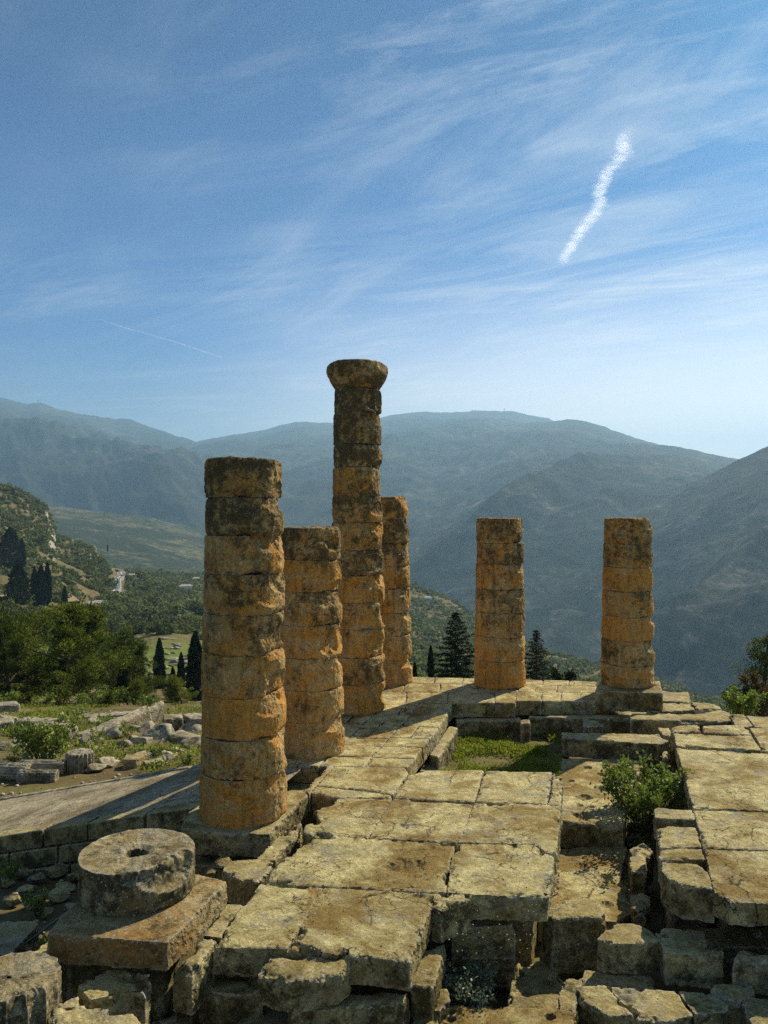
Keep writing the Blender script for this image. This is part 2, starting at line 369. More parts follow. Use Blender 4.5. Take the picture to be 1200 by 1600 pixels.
blk('long step block with a pale chipped edge right of the rear plinth', [(984,1123),(987,1114),(1140,1114),(1148,1126),(1090,1126)], -.3, .5, chip=.13)
blk('shaded step block under the two rear columns', [(826,1117),(985,1116),(984,1123),(826,1119)], -.42, .7, chip=.08)
blk('small cube stone standing against the shaded step', [(910,1129),(918,1125),(938,1125),(944,1129),(942,1135),(911,1135)], -.42, .62, chip=.12, vox=.03)
blk('square stone at the end of the step by the lawn', [(812,1124),(828,1123),(829,1129),(813,1130)], -.44, .66, chip=.05, vox=.03)
blk('shaded step block along the back of the lawn', [(712,1122),(813,1120),(813,1124),(712,1126)], -.5, .6, chip=.05)
blk('flat slab just right of the rear plinth', [(1028,1079),(1076,1081),(1080,1097),(1030,1095)], -.3, .35)
blk('pale slab with a notch in front right of the rear plinth', [(1010,1097),(1077,1099),(1087,1109),(1050,1111),(1010,1112)], -.28, .4)
blk('far slab at the right end of the rear terrace', [(1080,1096),(1122,1099),(1128,1107),(1088,1109)], -.5, .35)
blk('thin chipped slab beside the far end of the rear terrace', [(1101,1113),(1120,1109),(1139,1110),(1143,1117),(1104,1117)], -.42, .3, vox=.03)
blk('pale slab between the rear terrace and the right platform', [(1139,1115),(1162,1116),(1183,1134),(1150,1136)], -.2, .4)
blk('right hand slab behind the platform at the picture edge', [(1165,1117),(1262,1121),(1280,1142),(1180,1136)], -.15, .4)
blk('small slab tucked between ledge and platform corner', [(1026,1136),(1046,1137),(1052,1150),(1036,1148)], -.45, .5, vox=.03)
blk('narrow upright slab behind the leafy bush', [(1032,1162),(1042,1160),(1044,1184),(1036,1186)], -.75, .5, vox=.03)
# stairs beside the lawn
blk('long step stone beside the left of the lawn', [(671,1178),(686,1183),(716,1137),(702,1133)], -.42, .7, chip=.06, vox=.03)
blk('lower step stone at the near left of the lawn', [(655,1205),(671,1183),(686,1184),(681,1206)], -.75, .5, chip=.06, vox=.03)
# plinths
blk('square plinth under the rearmost right column', [(929,1079),(1036,1083),(1031,1064),(938,1062)], .3, .66, name='plinth', chip=.07)
blk('column base block with a chipped right edge under the nearest standing column', [(282,1290),(296,1268),(345,1236),(470,1236),(481,1241),(425,1299),(424,1303),(350,1302),(283,1296)], 0., .46, name='plinth', chip=.08)
# bottom right
blk('big fissured boulder block between plant pit and trench', [(850,1421),(864,1408),(896,1402),(915,1398),(931,1407),(946,1424),(940,1433),(900,1433),(866,1436)], -.75, .95, chip=.13, grow=1.15)
blk('jagged topped block left of the flat block with a dowel hole', [(932,1466),(947,1452),(963,1441),(990,1441),(1016,1452),(1036,1470),(990,1474),(957,1473)], -.8, .52, chip=.2, vox=.03)
blk('flat block with a single dowel hole below the edge blocks', [(1023,1458),(1038,1449),(1100,1454),(1107,1478),(1129,1480),(1132,1490),(1083,1491),(1038,1488)], -.8, .55, holes=[(1040,1462,.06,.08)])
blk('broken block at the right picture edge below the platform', [(1144,1500),(1156,1484),(1200,1482),(1260,1484),(1262,1502),(1190,1501)], -.8, .55, chip=.16)
blk('shaded slab in the recess under the right platform', [(1070,1450),(1290,1444),(1300,1480),(1110,1480)], -1.0, .5)
blk('flat shaded stone under the jagged topped block', [(914,1514),(1020,1524),(1024,1546),(905,1536)], -1.35, .4)
FR = 'front row of slabs along the bottom right'
for lb, px in [
    ('rounded pale stone left of the front row beside the pit slab', [(872,1550),(883,1528),(913,1527),(906,1548),(901,1581),(874,1578)]),
    ('leftmost front row slab with a jagged broken face', [(901,1539),(946,1540),(990,1584),(953,1588),(931,1576),(903,1556)]),
    ('broadest slab of the front row with a slanting left joint', [(948,1541),(1055,1548),(1082,1586),(1042,1596),(996,1590)]),
    ('front row slab with a broken scooped right corner', [(1058,1547),(1112,1552),(1140,1570),(1133,1582),(1085,1585)]),
    ('small slab behind the front row near the right edge', [(1108,1549),(1118,1536),(1175,1540),(1180,1553),(1156,1567),(1130,1560)]),
    ('corner slab of the front row at the bottom right', [(1156,1556),(1300,1560),(1320,1640),(1190,1640)])]:
    stone('stone_block', lb, 'stone block', px, -1.12+random.uniform(-.03, .03), .6, M_block, FR, vox=.032, chip=.17)
blk('long slab with square dowel holes along the bottom edge', [(693,1570),(795,1573),(872,1576),(902,1581),(885,1640),(676,1640)], -1.15, .5, M_slab, holes=[(704,1581,.055,.09),(703,1593,.06,.1),(861,1589,.06,.1)], vox=.032)
blk('squarish stone at the corner of the plant pit', [(632,1571),(645,1546),(700,1544),(703,1562),(688,1580)], -.95, .6, vox=.032)
blk('left stone of the pair at the bottom centre edge', [(617,1640),(630,1577),(645,1580),(642,1640)], -1.0, .6, vox=.032)
blk('right stone of the pair at the bottom centre edge', [(646,1580),(687,1583),(680,1640),(644,1640)], -1.02, .6, vox=.032)
blk('long narrow stone against the side of the front slab', [(659,1481),(696,1473),(683,1526),(676,1543),(641,1537)], -.55, .6, vox=.032, chip=.08)
blk('shaded flat slab on the floor of the plant pit', [(800,1505),(862,1498),(880,1530),(872,1582),(790,1582)], -1.6, .3)
blk('dark upper foundation block at the back of the plant pit', [(706,1449),(806,1446),(800,1430),(712,1432)], -.62, .55, chip=.12)
blk('dark lower foundation block at the back of the plant pit', [(706,1492),(806,1488),(802,1470),(710,1472)], -1.18, .6, chip=.1)
# bottom left
blk('projecting block in front of the big front slab', [(403,1521),(428,1489),(548,1498),(546,1508),(533,1519),(500,1529),(452,1533)], -.1, .42, chip=.15, vox=.03)
blk('rounded shaded stone under the front left slab', [(309,1540),(328,1517),(405,1520),(412,1548),(340,1553)], -.6, .55, chip=.2)
blk('lower shaded slab left of the projecting block', [(352,1625),(398,1556),(470,1560),(480,1640),(360,1640)], -.98, .5)
blk('shaded foundation block below the projecting block', [(450,1560),(560,1552),(640,1548),(632,1566),(560,1573),(455,1580)], -.62, .75, chip=.12)
blk('base stone at the bottom left below the rounded shaded stone', [(310,1600),(345,1588),(400,1592),(395,1640),(300,1640)], -1.1, .5, chip=.16)
blk('lit narrow stone beside the orange block, front one', [(269,1511),(280,1498),(318,1465),(338,1467),(328,1485),(301,1518)], -.03, .62, chip=.12, vox=.032)
blk('lit narrow stone beside the orange block, rear one', [(316,1462),(354,1412),(380,1413),(358,1441),(346,1464)], -.05, .6, chip=.10, vox=.032)
blk('thick orange block that carries the fallen drum', [(74,1458),(262,1473),(354,1377),(310,1366),(180,1362),(100,1425)], .44, .40, M_ochre, chip=.035, vox=.035)
blk('rubble stone under the front of the orange block', [(120,1540),(170,1515),(235,1522),(228,1548),(140,1562)], .0, .9, chip=.2)
blk('broken block with a pitted top left of the floor edge', [(340,1358),(364,1344),(402,1341),(450,1290),(470,1284),(478,1294),(432,1338),(420,1362),(402,1378),(378,1375)], -.14, .5, chip=.22, vox=.032)
blk('shaded paving stone between column base and fallen drum', [(300,1325),(420,1326),(400,1345),(340,1352),(300,1352)], -.7, .4)
blk('rounded oblong stone in the shade by the fluted fragment', [(43,1490),(80,1465),(108,1468),(119,1481),(95,1496),(60,1505)], -.35, .5, chip=.2)
blk('flat shaded slab at the left picture edge by the black hose', [(-40,1450),(12,1438),(58,1438),(60,1443),(17,1489),(-40,1492)], -.5, .4)
blk('pale stone at the bottom left beside the fluted fragment', [(84,1574),(120,1570),(180,1577),(232,1589),(236,1640),(84,1640)], .15, .7, chip=.16)
blk('narrow lit stone behind the pale bottom left stone', [(88,1568),(124,1555),(124,1572),(90,1575)], .1, .6, chip=.12, vox=.03)
blk('dark slab between the orange block and the fluted fragment', [(90,1545),(120,1512),(165,1512),(150,1545),(125,1562)], -.95, .4, chip=.1)
blk('small white splinter stone lying in the dark gap', [(243,1593),(268,1588),(277,1579),(276,1590),(256,1597)], -1.0, .06, M_grey, vox=.02, chip=.05)
blk('shaded stone slab at the bottom below the white splinter', [(238,1595),(300,1580),(310,1640),(238,1640)], -1.05, .4)

# ------------------------------------------------------------------ podium core and flagged pavement
def solid(name, polys, mat, vox, chip=.06, rough=.02, und=.02):
    allV = []; allQ = []; off = 0
    for i, (px, z, zb) in enumerate(polys):
        top = [at(p[0], p[1], z) if len(p) == 2 else p for p in px]
        me = evaluated(prism([(top, zb, 1.0)]), vox)
        V = weather(me, top, z, chip, rough, und, i+300)
        nq = len(me.polygons); Q = np.empty(nq*4, np.int32); me.loops.foreach_get('vertex_index', Q)
        allV.append(V); allQ.append(Q.reshape(-1, 4)+off); off += len(V); bpy.data.meshes.remove(me)
    return mesh_np(name, np.concatenate(allV), np.concatenate(allQ))
core = solid('temple_podium', [
    ([(350,1468),(420,1383),(490,1305),(520,1265),(640,1215),(850,1212),(846,1300),(832,1385),(740,1385),(695,1388),(668,1402),(630,1478)], -.43, -2.2),
    ([(305,1284),(430,1284),(470,1240),(630,1196),(690,1105),(925,1088),(925,1066),(650,1064),(585,1068)], -.46, -4.5),
    ([(1128,1390),(1090,1268),(1062,1150),(1400,1160),(1560,1395)], -.40, -2.2),
    ([at(100, 1450, .05), at(255, 1462, .05), at(340, 1380, .05), at(190, 1370, .05)], .05, -1.6),
    ([(1034,1275),(1085,1275),(1110,1380),(1044,1372)], -.5, -2.2),
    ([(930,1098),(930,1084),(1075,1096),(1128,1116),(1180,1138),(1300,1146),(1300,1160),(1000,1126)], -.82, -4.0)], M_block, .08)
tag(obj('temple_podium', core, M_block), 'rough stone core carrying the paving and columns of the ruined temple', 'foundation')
flags = []
def xl(y): return 912-1.27*(y-800)
def xr(y): return float(np.interp(y, [1097, 1123, 1161, 1200], [708, 693, 666, 637]))
for u0_, u1_ in ((0, .40), (.40, .70), (.70, 1.)):
    y = 1199.5
    while y > 1097.2:
        step = (y-800)*random.uniform(.028, .062); y2 = y-step
        if y2 < 1101: y2 = 1097.
        cuts = [u0_, u1_] if random.random() < .55 else [u0_, u0_+(u1_-u0_)*random.uniform(.35, .65), u1_]
        for u0, u1 in zip(cuts[:-1], cuts[1:]):
            def q(u, y):
                yy = y+random.uniform(-.5, .5); x = xl(yy)+(xr(yy)-xl(yy))*(u+random.uniform(-.006, .006)*(0 < u < 1)); return (x, yy+.05*(x-640)*(1 if x > 640 else .4))
            A_, B_, C_, D_ = q(u0+.002, y-.12), q(u1-.002, y-.12), q(u1-.002, y2+.12), q(u0+.002, y2+.12)
            flags.append(([A_, B_, C_, D_], random.uniform(-.008, .008), -.45))
        y = y2
def yb(x): return 1057+.024*(x-645)
def yf(x): return 1098 if x < 820 else 1095
for k, (f0, f1) in enumerate([(0, .42), (.42, .75), (.75, 1.)]):
    xs = [560]; 
    while xs[-1] < 905: xs.append(xs[-1]+random.uniform(28, 75))
    xs[-1] = 931
    for x0, x1 in zip(xs[:-1], xs[1:]):
        def q(x, f): y = yf((x0+x1)/2)+(yb(x)-yf((x0+x1)/2))*f; return (x+(1-f)*0, y)
        flags.append(([q(x0+.2, f0+.004), q(x1-.2, f0+.004), q(x1-.2+f1*2, f1-.004), q(x0+.2+f1*2, f1-.004)], random.uniform(-.012, .012), -.5))
pm = solid('pavement', flags, M_slab, .034, .05, .012, .01)
tag(obj('pavement', pm, M_slab), 'cracked flagstone pavement running past the column bases', None, None, 'structure')

# ------------------------------------------------------------------ columns
def drum_mesh(name, r0, r1, h, seed, bites=(), flutes=0, wear=.05, hole=False, nt=240, nh=40, rough=.022, capital=None, shallow=0.012, topwarp=.0):
    th = np.linspace(0, 2*np.pi, nt, endpoint=False); zz = np.linspace(0, 1, nh)
    zz = .5-.5*np.cos(np.pi*zz)*(.65)-.5*(1-2*zz)*.35; zz = (zz-zz[0])/(zz[-1]-zz[0])
    T, Z = np.meshgrid(th, zz)
    Rr = r0+(r1-r0)*Z if capital is None else np.interp(Z, [c[0] for c in capital], [c[1] for c in capital])
    P = np.stack([np.cos(T)*Rr, np.sin(T)*Rr, Z*h], -1).reshape(-1, 3)
    so = np.array([seed*3.1, seed*1.7, seed*.9])
    n1 = fbm(P*1.6+so, 4, 4).reshape(T.shape); n2 = fbm(P*6+so, 4, 8).reshape(T.shape)
    edge = np.minimum(Z, 1-Z)*h
    # uneven rounding of the drum's rims
    ws = .6+.8*np.clip(np.cos(T-R(-15)), 0, 1)
    n3 = fbm(P*14+so, 3, 12).reshape(T.shape)
    rt = np.clip(.5+1.5*n1+.5*n2, .08, 1.9)*wear*ws
    dr = rt*np.exp(-edge/(.012+rt*.42))*np.clip(1+.9*n2+.8*n3, .1, 2.2)
    for (a, z0, wa, wz, dep) in bites:
        da = (T-a+np.pi) % (2*np.pi)-np.pi
        m = np.clip(1-(da/wa)**2-((Z-z0)/wz)**2+.5*n1+.35*n2, 0, 1)
        dr += dep*np.sqrt(m)
    if flutes:
        dr += .085*r0*np.abs(np.sin(T*flutes/2))**.8*np.clip(.75+n1, .2, 1)
    elif shallow:
        dr += shallow*np.clip(np.abs(np.sin(T*10))**.5-.3, 0, 1)*np.clip(.9-1.5*Z+n1, 0, 1)
    R2 = Rr-dr+n2*rough*.8+n1*.010+n3*.014+vnoise(P*38+so, 31).reshape(T.shape)*.005
    X = np.cos(T)*R2; Y = np.sin(T)*R2
    Zh = Z*h+topwarp*n1*(Z > .7)
    V = np.stack([X, Y, Zh], -1).reshape(-1, 3)
    Q = [grid_faces(nh, nt, True)]
    caps = []; off = len(V)
    for end, row in ((1, nh-1), (0, 0)):
        prev = np.arange(row*nt, row*nt+nt)
        Rb = float(np.mean(Rr[row]))*.985; Rw = np.hypot(X[row], Y[row])
        for s in (.93, .82, .66, .48, .3, .20, .165, .05):
            rs = s*(Rw*s*s+Rb*(1-s*s)); c = np.stack([np.cos(th)*rs, np.sin(th)*rs, Zh[row]+0*X[row]], -1)
            if end:
                nz = fbm(c*6+so, 5, 6)*.045+fbm(c*1.2+so, 2, 7)*.02+vnoise(c*30+so, 8)*.006; c[:, 2] += nz
                if hole: c[:, 2] -= .16*(s <= .17)+.05*(s <= .2)
            caps.append(c); cur = np.arange(off, off+nt); off += nt
            nx = np.roll(np.arange(nt), -1)
            q = np.stack([prev, prev[nx], cur[nx], cur], -1)
            Q.append(q if end else q[:, ::-1]); prev = cur
    V = np.concatenate([V]+caps)
    return mesh_np(name, V, np.concatenate(Q), smooth=False)
SUN_A = R(90-39)        # plan angle of the sun side
def column(label, px, d, ys, rad, seed, capital=False, z_base=0.0, bitey=1.0, offs=.015):
    x = (px-CX)/F*d; df = d-rad[0]*.97
    zs = [H-(y-CY)/F*df for y in ys]; zs[-1] = z_base     # ys runs from top to base
    root = empty('column', (x, d, z_base), label, 'column', 'standing columns of the ruined temple')
    n = len(ys)-1; ht = zs[0]-z_base; rr = random.Random(seed)
    for i in range(n):
        zt, zb = zs[i], zs[i+1]; hh = zt-zb-.008
        f0 = (zb-z_base)/ht; f1 = (zt-z_base)/ht
        a = rad[0]+(rad[1]-rad[0])*f0; b = rad[0]+(rad[1]-rad[0])*f1
        bites = []
        for _ in range(rr.choice([2, 3, 3])):       # broken corners, mostly on the weather side
            bites.append((R(rr.uniform(-62, 22)), rr.choice([.02, .98, .98, .98, .5]), R(rr.uniform(16, 42)), rr.uniform(.25, .55), rr.uniform(.05, .13)*bitey))
        if rr.random() < .5: bites.append((R(rr.uniform(150, 215)), rr.choice([.02, .98]), R(rr.uniform(12, 25)), rr.uniform(.15, .3), rr.uniform(.03, .06)))
        if i == 0 and capital:
            cap = [(0, rad[1]*.94), (.08, rad[1]*1.0), (.3, rad[1]*1.16), (.56, rad[1]*1.30), (.74, rad[1]*1.35), (.9, rad[1]*1.35), (.96, rad[1]*1.33), (1, rad[1]*1.28)]
            m = drum_mesh('capital', 1, 1, hh, seed*20+i, [(R(-20), .95, R(30), .4, .1), (R(200), .95, R(25), .25, .07)], 0, .035, capital=cap, shallow=0, topwarp=.05)
            nm = 'capital'
        else:
            low = i >= n-2
            m = drum_mesh('drum', a, b, hh, seed*20+i, bites, 0, rr.uniform(.06, .11) if not (i == n-1) else .045, shallow=.022 if low else .008, topwarp=.03 if i == 0 else 0)
            nm = 'drum'
        o = obj(nm, m, M_drum, root, (rr.uniform(-offs, offs), rr.uniform(-offs, offs), zb-z_base+.004))
        o.rotation_euler = (rr.uniform(-.004, .004), rr.uniform(-.004, .004), 0)
    return root
column('nearest standing column of nine worn orange drums on a grey base block', 381.5, 16.75, [714,777,838,899,963,1026,1094,1160,1221,1284], (.905, .79), 1, bitey=1.15)
column('shorter second column of seven thick drums behind the nearest one', 484, 21.2, [825,876,926,980,1031,1082,1131,1183], (.93, .80), 2, bitey=1.1)
column('tallest column, the only one that still carries its capital', 559, 25.6, [561,604,641,692,729,774,816,860,901,944,985,1030,1072,1117], (.90, .735), 3, capital=True)
column('column half hidden behind the tallest one with the capital', 606, 29.8, [776,812,849,886,922,959,995,1033,1072], (.925, .755), 4)
column('stand-alone column on the far pavement between two dark firs', 781, 29.2, [810,849,882,922,960,998,1036,1074], (.94, .83), 5, bitey=.7)
column('rearmost right column standing alone on a square plinth', 981, 28.0, [810,851,888,925,966,1003,1043,1078], (.925, .80), 6, z_base=.3, bitey=.7)

o = obj('fallen_drum', drum_mesh('fallen_drum', .86, .87, .63, 77, [(R(-36), .95, R(34), .55, .17), (R(-80), .97, R(16), .2, .05)], 0, .06, True, 180, 34, .02, shallow=0, topwarp=.03), M_lichen)
p = at(215, 1435, .44); o.location = (-.308*(p[1]+.86), p[1]+.86, .435)
tag(o, 'thick fallen column drum with a central hole, lying flat on the orange block', 'column drum')
o = obj('fluted_fragment', drum_mesh('fluted_fragment', .62, .62, .75, 91, [(R(-60), .97, R(26), .2, .06)], 16, .04, False, 320, 34, .012), M_lichen)
o.location = ((14-CX)/F*10.15, 10.15, -.35); tag(o, 'fluted drum fragment with a rough lit top at the bottom left corner', 'column drum')

# ------------------------------------------------------------------ ramp
BA = R(15.0)
vx, vy = -math.cos(BA), math.sin(BA)
def ramp_pt(L, w, dz=0.0):          # L along the ramp away from the temple, w across it from the near edge
    x0, y0 = -4.1+.15, 17.66
    return (x0+vx*L+math.sin(BA)*w, y0+vy*L+math.cos(BA)*w, -.06-.235*L+dz)
V = []; Lr = np.linspace(-1.3, 16, 140); Wr = np.linspace(.0, 3.35, 40)
LL, WW = np.meshgrid(Lr, Wr, indexing='ij'); P = np.stack([LL, WW, 0*LL], -1).reshape(-1, 3)
un = fbm(P*2.2, 4, 31)*.012+fbm(P*9, 3, 32)*.006
V = np.array([ramp_pt(l, w, u) for (l, w, _), u in zip(P, un)])
V[:, 2] = np.minimum(V[:, 2], -.05+un)
rm = mesh_np('ramp', V, grid_faces(len(Lr), len(Wr)))
tag(obj('ramp_path', rm, M_ramp), 'sloping ramp of worn flagstones climbing to the temple', None, None, 'structure')
# the coping along the far edge and the ashlar wall under the near edge
def ramp_wall(name, label, w0, w1, up, courses, L0, L1, depth, mat, seed, blocklen=(.9, 1.5)):
    rr = random.Random(seed); bm = bmesh.new()
    for c in range(courses):
        L = L0-rr.uniform(0, .6)
        while L < L1:
            l2 = L+rr.uniform(*blocklen); g = .03
            j = rr.uniform(-.02, .02)
            pts = []
            for (l, w) in ((L+g, w0+j), (l2-g, w0+j), (l2-g, w1), (L+g, w1)):
                x, y, z = ramp_pt(l, w); zt = min(z, -.05)+up-(c*depth)
                pts.append((x, y, zt, zt-depth+.05))
            a = [bm.verts.new(p[:3]) for p in pts]; b = [bm.verts.new((p[0], p[1], p[3])) for p in pts]
            bm.faces.new(a); bm.faces.new(b[::-1])
            for i in range(4): bm.faces.new((a[i], b[i], b[(i+1) % 4], a[(i+1) % 4]))
            L = l2
    bmesh.ops.recalc_face_normals(bm, faces=bm.faces)
    me = bpy.data.meshes.new(name); bm.to_mesh(me); bm.free()
    me = evaluated(me, .023); n = len(me.vertices)
    V = np.empty(n*3, np.float32); me.vertices.foreach_get('co', V); V = V.reshape(-1, 3).astype(float)
    Nn = np.empty(n*3, np.float32); me.vertices.foreach_get('normal', Nn); Nn = Nn.reshape(-1, 3)
    V += Nn*(fbm(V*5+seed, 4, 3)*.016+fbm(V*1.1+seed, 2, 4)*.012)[:, None]
    me.vertices.foreach_set('co', V.astype(np.float32).ravel()); me.update()
    me.polygons.foreach_set('use_smooth', np.full(len(me.polygons), True)); me.name = name
    return tag(obj(name, me, mat), label, 'wall')
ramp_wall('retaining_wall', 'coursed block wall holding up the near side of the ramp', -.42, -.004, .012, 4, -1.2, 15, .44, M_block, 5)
ramp_wall('kerb_wall', 'thin pale kerb course along the far side of the ramp', 3.36, 3.55, .03, 3, -1.2, 16, .4, M_grey, 6, (1.4, 2.4))

# ------------------------------------------------------------------ the ground: one sheet from under the eye out past the near hills
nearL = [(2,-1.0),(9,-1.1),(13,-1.25),(15.5,-1.5),(18.8,-1.95),(25,-2.2),(30,-2.6),(37,-3.3),(43,-4.6),(52,-6.4),(75,-11.5)]
nearM = [(2,-1.9),(9,-1.9),(13,-1.9),(15.5,-1.95),(18.8,-2.0),(25,-2.1),(30,-2.6),(34,-5.0),(40,-9.),(52,-14),(75,-22)]
nearR = [(2,-1.9),(9,-1.9),(13,-1.9),(15.5,-1.95),(18.8,-2.0),(25,-2.1),(32,-2.6),(37,-5.0),(43,-9.),(52,-14),(75,-22)]
def Y(*a): return [(d, H-(y-CY)/F*d) for (y, d) in a]
CTRL = {
 -700: nearL+Y((1050,130),(990,200),(930,300),(860,420),(790,550),(720,700),(650,850))+[(1000,90),(1300,40)],
 0: nearL+Y((1060,130),(1015,200),(965,300),(905,420),(852,550),(802,700),(756,850))+[(1000,10),(1300,-60)],
 45: nearL+Y((1060,130),(1015,205),(968,305),(915,430),(865,560),(818,710),(777,850))+[(980,0),(1300,-70)],
 72: nearL+Y((1062,130),(1015,210),(970,310),(922,440),(875,570),(830,720),(797,840))+[(960,-20),(1300,-80)],
 88: nearL+Y((1062,130),(1017,212),(970,312),(926,440),(885,570),(855,720),(838,820))+[(940,-60),(1300,-90)],
 140: nearL+Y((1065,130),(1017,220),(975,330),(945,450),(905,600),(872,720),(853,790))+[(880,-70),(1200,-110)],
 160: nearL+Y((1068,130),(1020,220),(978,330),(946,450),(915,600),(895,720),(880,800))+[(900,-85),(1200,-120)],
 190: nearL+Y((1072,130),(1030,205),(990,300),(955,420),(925,600),(907,760),(893,900))+[(1050,-105),(1300,-130)],
 250: nearL+Y((1075,130),(1040,190),(1000,260),(960,420),(930,650),(912,850),(897,1050))+[(1200,-115),(1500,-140)],
 320: nearL+Y((1085,130),(1045,190),(1005,270),(965,420),(935,650),(918,850),(905,1050))+[(1200,-125),(1500,-150)],
 450: nearM+[(130,-36),(220,-52)]+Y((1060,330),(1030,450),(995,620),(955,850),(925,1050))+[(1200,-145),(1500,-190)],
 640: nearM+[(130,-36),(220,-52)]+Y((1053,330),(1027,450),(995,620),(950,850),(912,1050))+[(1200,-140),(1500,-190)],
 700: nearM+[(130,-38),(220,-55)]+Y((1062,330),(1037,450),(1005,620),(965,820),(937,1000))+[(1150,-160),(1400,-210)],
 760: nearM+[(130,-40),(220,-60)]+Y((1072,330),(1053,450),(1028,600),(1003,750),(983,900))+[(1050,-180),(1300,-230)],
 860: nearR+[(130,-42),(220,-63)]+Y((1090,330),(1070,450),(1053,560),(1037,680),(1025,800))+[(950,-190),(1250,-240)],
 1000: nearR+[(130,-45),(220,-68)]+Y((1112,330),(1096,430),(1083,520),(1072,610),(1063,700))+[(850,-190),(1150,-250)],
 1100: nearR+[(130,-48),(220,-72)]+Y((1130,320),(1117,400),(1106,460),(1098,530),(1091,600))+[(750,-190),(1050,-250)],
 1200: nearR+[(130,-48),(220,-72)]+Y((1140,320),(1130,380),(1122,440),(1116,490),(1112,550))+[(700,-190),(1000,-250)],
 1900: nearR+[(130,-48),(220,-72)]+Y((1140,320),(1130,380),(1122,440),(1116,490),(1112,550))+[(700,-190),(1000,-250)]}
KX = np.array(sorted(CTRL)); CD = np.array([[c[0] for c in CTRL[k]] for k in KX]); CZ = np.array([[c[1] for c in CTRL[k]] for k in KX])
K = CD.shape[1]
SUB = 14
def smooth_curve(c):                # monotone-ish curve through the control values
    t = np.arange(K); tt = np.linspace(0, K-1, (K-1)*SUB+1)
    m = np.gradient(c, axis=-1); i = np.minimum(tt.astype(int), K-2); u = tt-i
    h00 = 2*u**3-3*u**2+1; h10 = u**3-2*u**2+u; h01 = -2*u**3+3*u**2; h11 = u**3-u**2
    dl = np.diff(c, axis=-1)
    m = m.copy(); m[..., 1:-1] = np.where(dl[..., :-1]*dl[..., 1:] > 0, np.sign(dl[..., 1:])*np.minimum(np.abs(m[..., 1:-1]), 2*np.minimum(np.abs(dl[..., :-1]), np.abs(dl[..., 1:]))), 0)
    return h00*c[..., i]+h10*m[..., i]+h01*c[..., i+1]+h11*m[..., i+1]
def col_interp(tab, xs):
    return np.stack([np.interp(xs, KX, tab[:, j]) for j in range(tab.shape[1])], -1)
def ground_at(xs, with_noise=True):      # -> distance and height rows for photo columns xs
    xs = np.atleast_1d(np.asarray(xs, float))
    D = smooth_curve(col_interp(np.log(CD), xs)); D = np.exp(D); Z = smooth_curve(col_interp(CZ, xs))
    if with_noise:
        X = (xs[:, None]-CX)/F*D
        P = np.stack([X, D, 0*D], -1).reshape(-1, 3)
        far = np.clip((D.ravel()-90)/250, 0, 1)
        crest = np.clip(1-np.abs(np.arange(D.shape[1])[None, :]/SUB-(K-3))/1.5, 0, 1)*np.ones_like(D)
        n = fbm(P/110, 5, 41)*9*far*(1-.55*crest.ravel())+fbm(P/14, 4, 42)*2.0*far+fbm(P/2.5, 4, 43)*.14+fbm(P*1.6, 3, 44)*.05
        # rock steps on the left hand hill
        rk = np.clip(ridged(P/np.array([60., 160., 60.]), 3, 47)-.15, 0, 1)*far*9*np.clip((180-(xs[:, None]+0*D).ravel())/80, 0, 1)
        Z = Z+(n+rk).reshape(Z.shape)
    return D, Z
xs = np.unique(np.concatenate([np.linspace(-700, -60, 50), np.linspace(-60, 340, 190), np.linspace(340, 1260, 300), np.linspace(1260, 1900, 40)]))
D, Z = ground_at(xs)
XX = (xs[:, None]-CX)/F*D
GV = np.stack([XX, D, Z], -1).reshape(-1, 3)
def ground_mat():
    k = N('ground_soil'); p = k.pos()
    a = k.noise(p, .02, 6, .62); b = k.noise(p, .35, 7, .65); c = k.noise(p, 5, 6, .7)
    g = k.n('ShaderNodeNewGeometry'); sx = k.n('ShaderNodeSeparateXYZ'); k.l(g.outputs['Position'], sx.inputs[0])
    earth = k.mix(k.ramp(b, [(.35, 0.), (.65, 1.)]), (.10, .074, .032), (.175, .132, .06))
    grass = k.mix(k.ramp(b, [(.35, 0.), (.6, 1.)]), (.085, .12, .016), (.155, .195, .03))
    n2 = k.math('ADD', k.math('MULTIPLY', a, .55), k.math('MULTIPLY', b, .45))
    sy = sx.outputs[1]
    def win(v, a, b, c_, d): return k.math('MULTIPLY', k.ramp(k.math('DIVIDE', v, 1000.), [(a, 0.), (b, 1.)]), k.ramp(k.math('DIVIDE', v, 1000.), [(c_, 1.), (d, 0.)]))
    meadow = win(sy, .125, .16, .235, .30)
    gm = k.math('MULTIPLY', k.ramp(n2, [(.42, 0.), (.54, 1.)]), k.math('ADD', .22, k.math('MULTIPLY', meadow, .78)))
    gm = k.math('MAXIMUM', gm, k.math('MULTIPLY', meadow, k.ramp(c, [(.3, .75), (.5, 1.)])))
    gm = k.math('MAXIMUM', gm, k.math('MULTIPLY', k.ramp(n2, [(.42, 0.), (.54, .6)]), k.ramp(k.math('DIVIDE', sy, 1000.), [(.028, .6), (.045, 0.)])))
    col = k.mix(gm, earth, grass)
    col = k.mix(k.ramp(c, [(.3, .5), (.55, 0.)]), col, (.05, .045, .022))
    rock = k.ramp(g.outputs['Normal'], [(0, 0.), (1, 1.)])
    sn = k.n('ShaderNodeSeparateXYZ'); k.l(g.outputs['Normal'], sn.inputs[0])
    col = k.mix(k.ramp(sn.outputs[2], [(.60, 1.), (.78, 0.)]), col, (.30, .275, .215))
    k.bsdf(col, .95, k.bump(c, .7, .05), .1); return k.m
M_ground = ground_mat()
go = obj('ground', mesh_np('ground', GV, grid_faces(len(xs), D.shape[1])[:, ::-1]), M_ground)
tag(go, 'earth and grass slopes falling away from the ruins into the valley', None, None, 'structure')
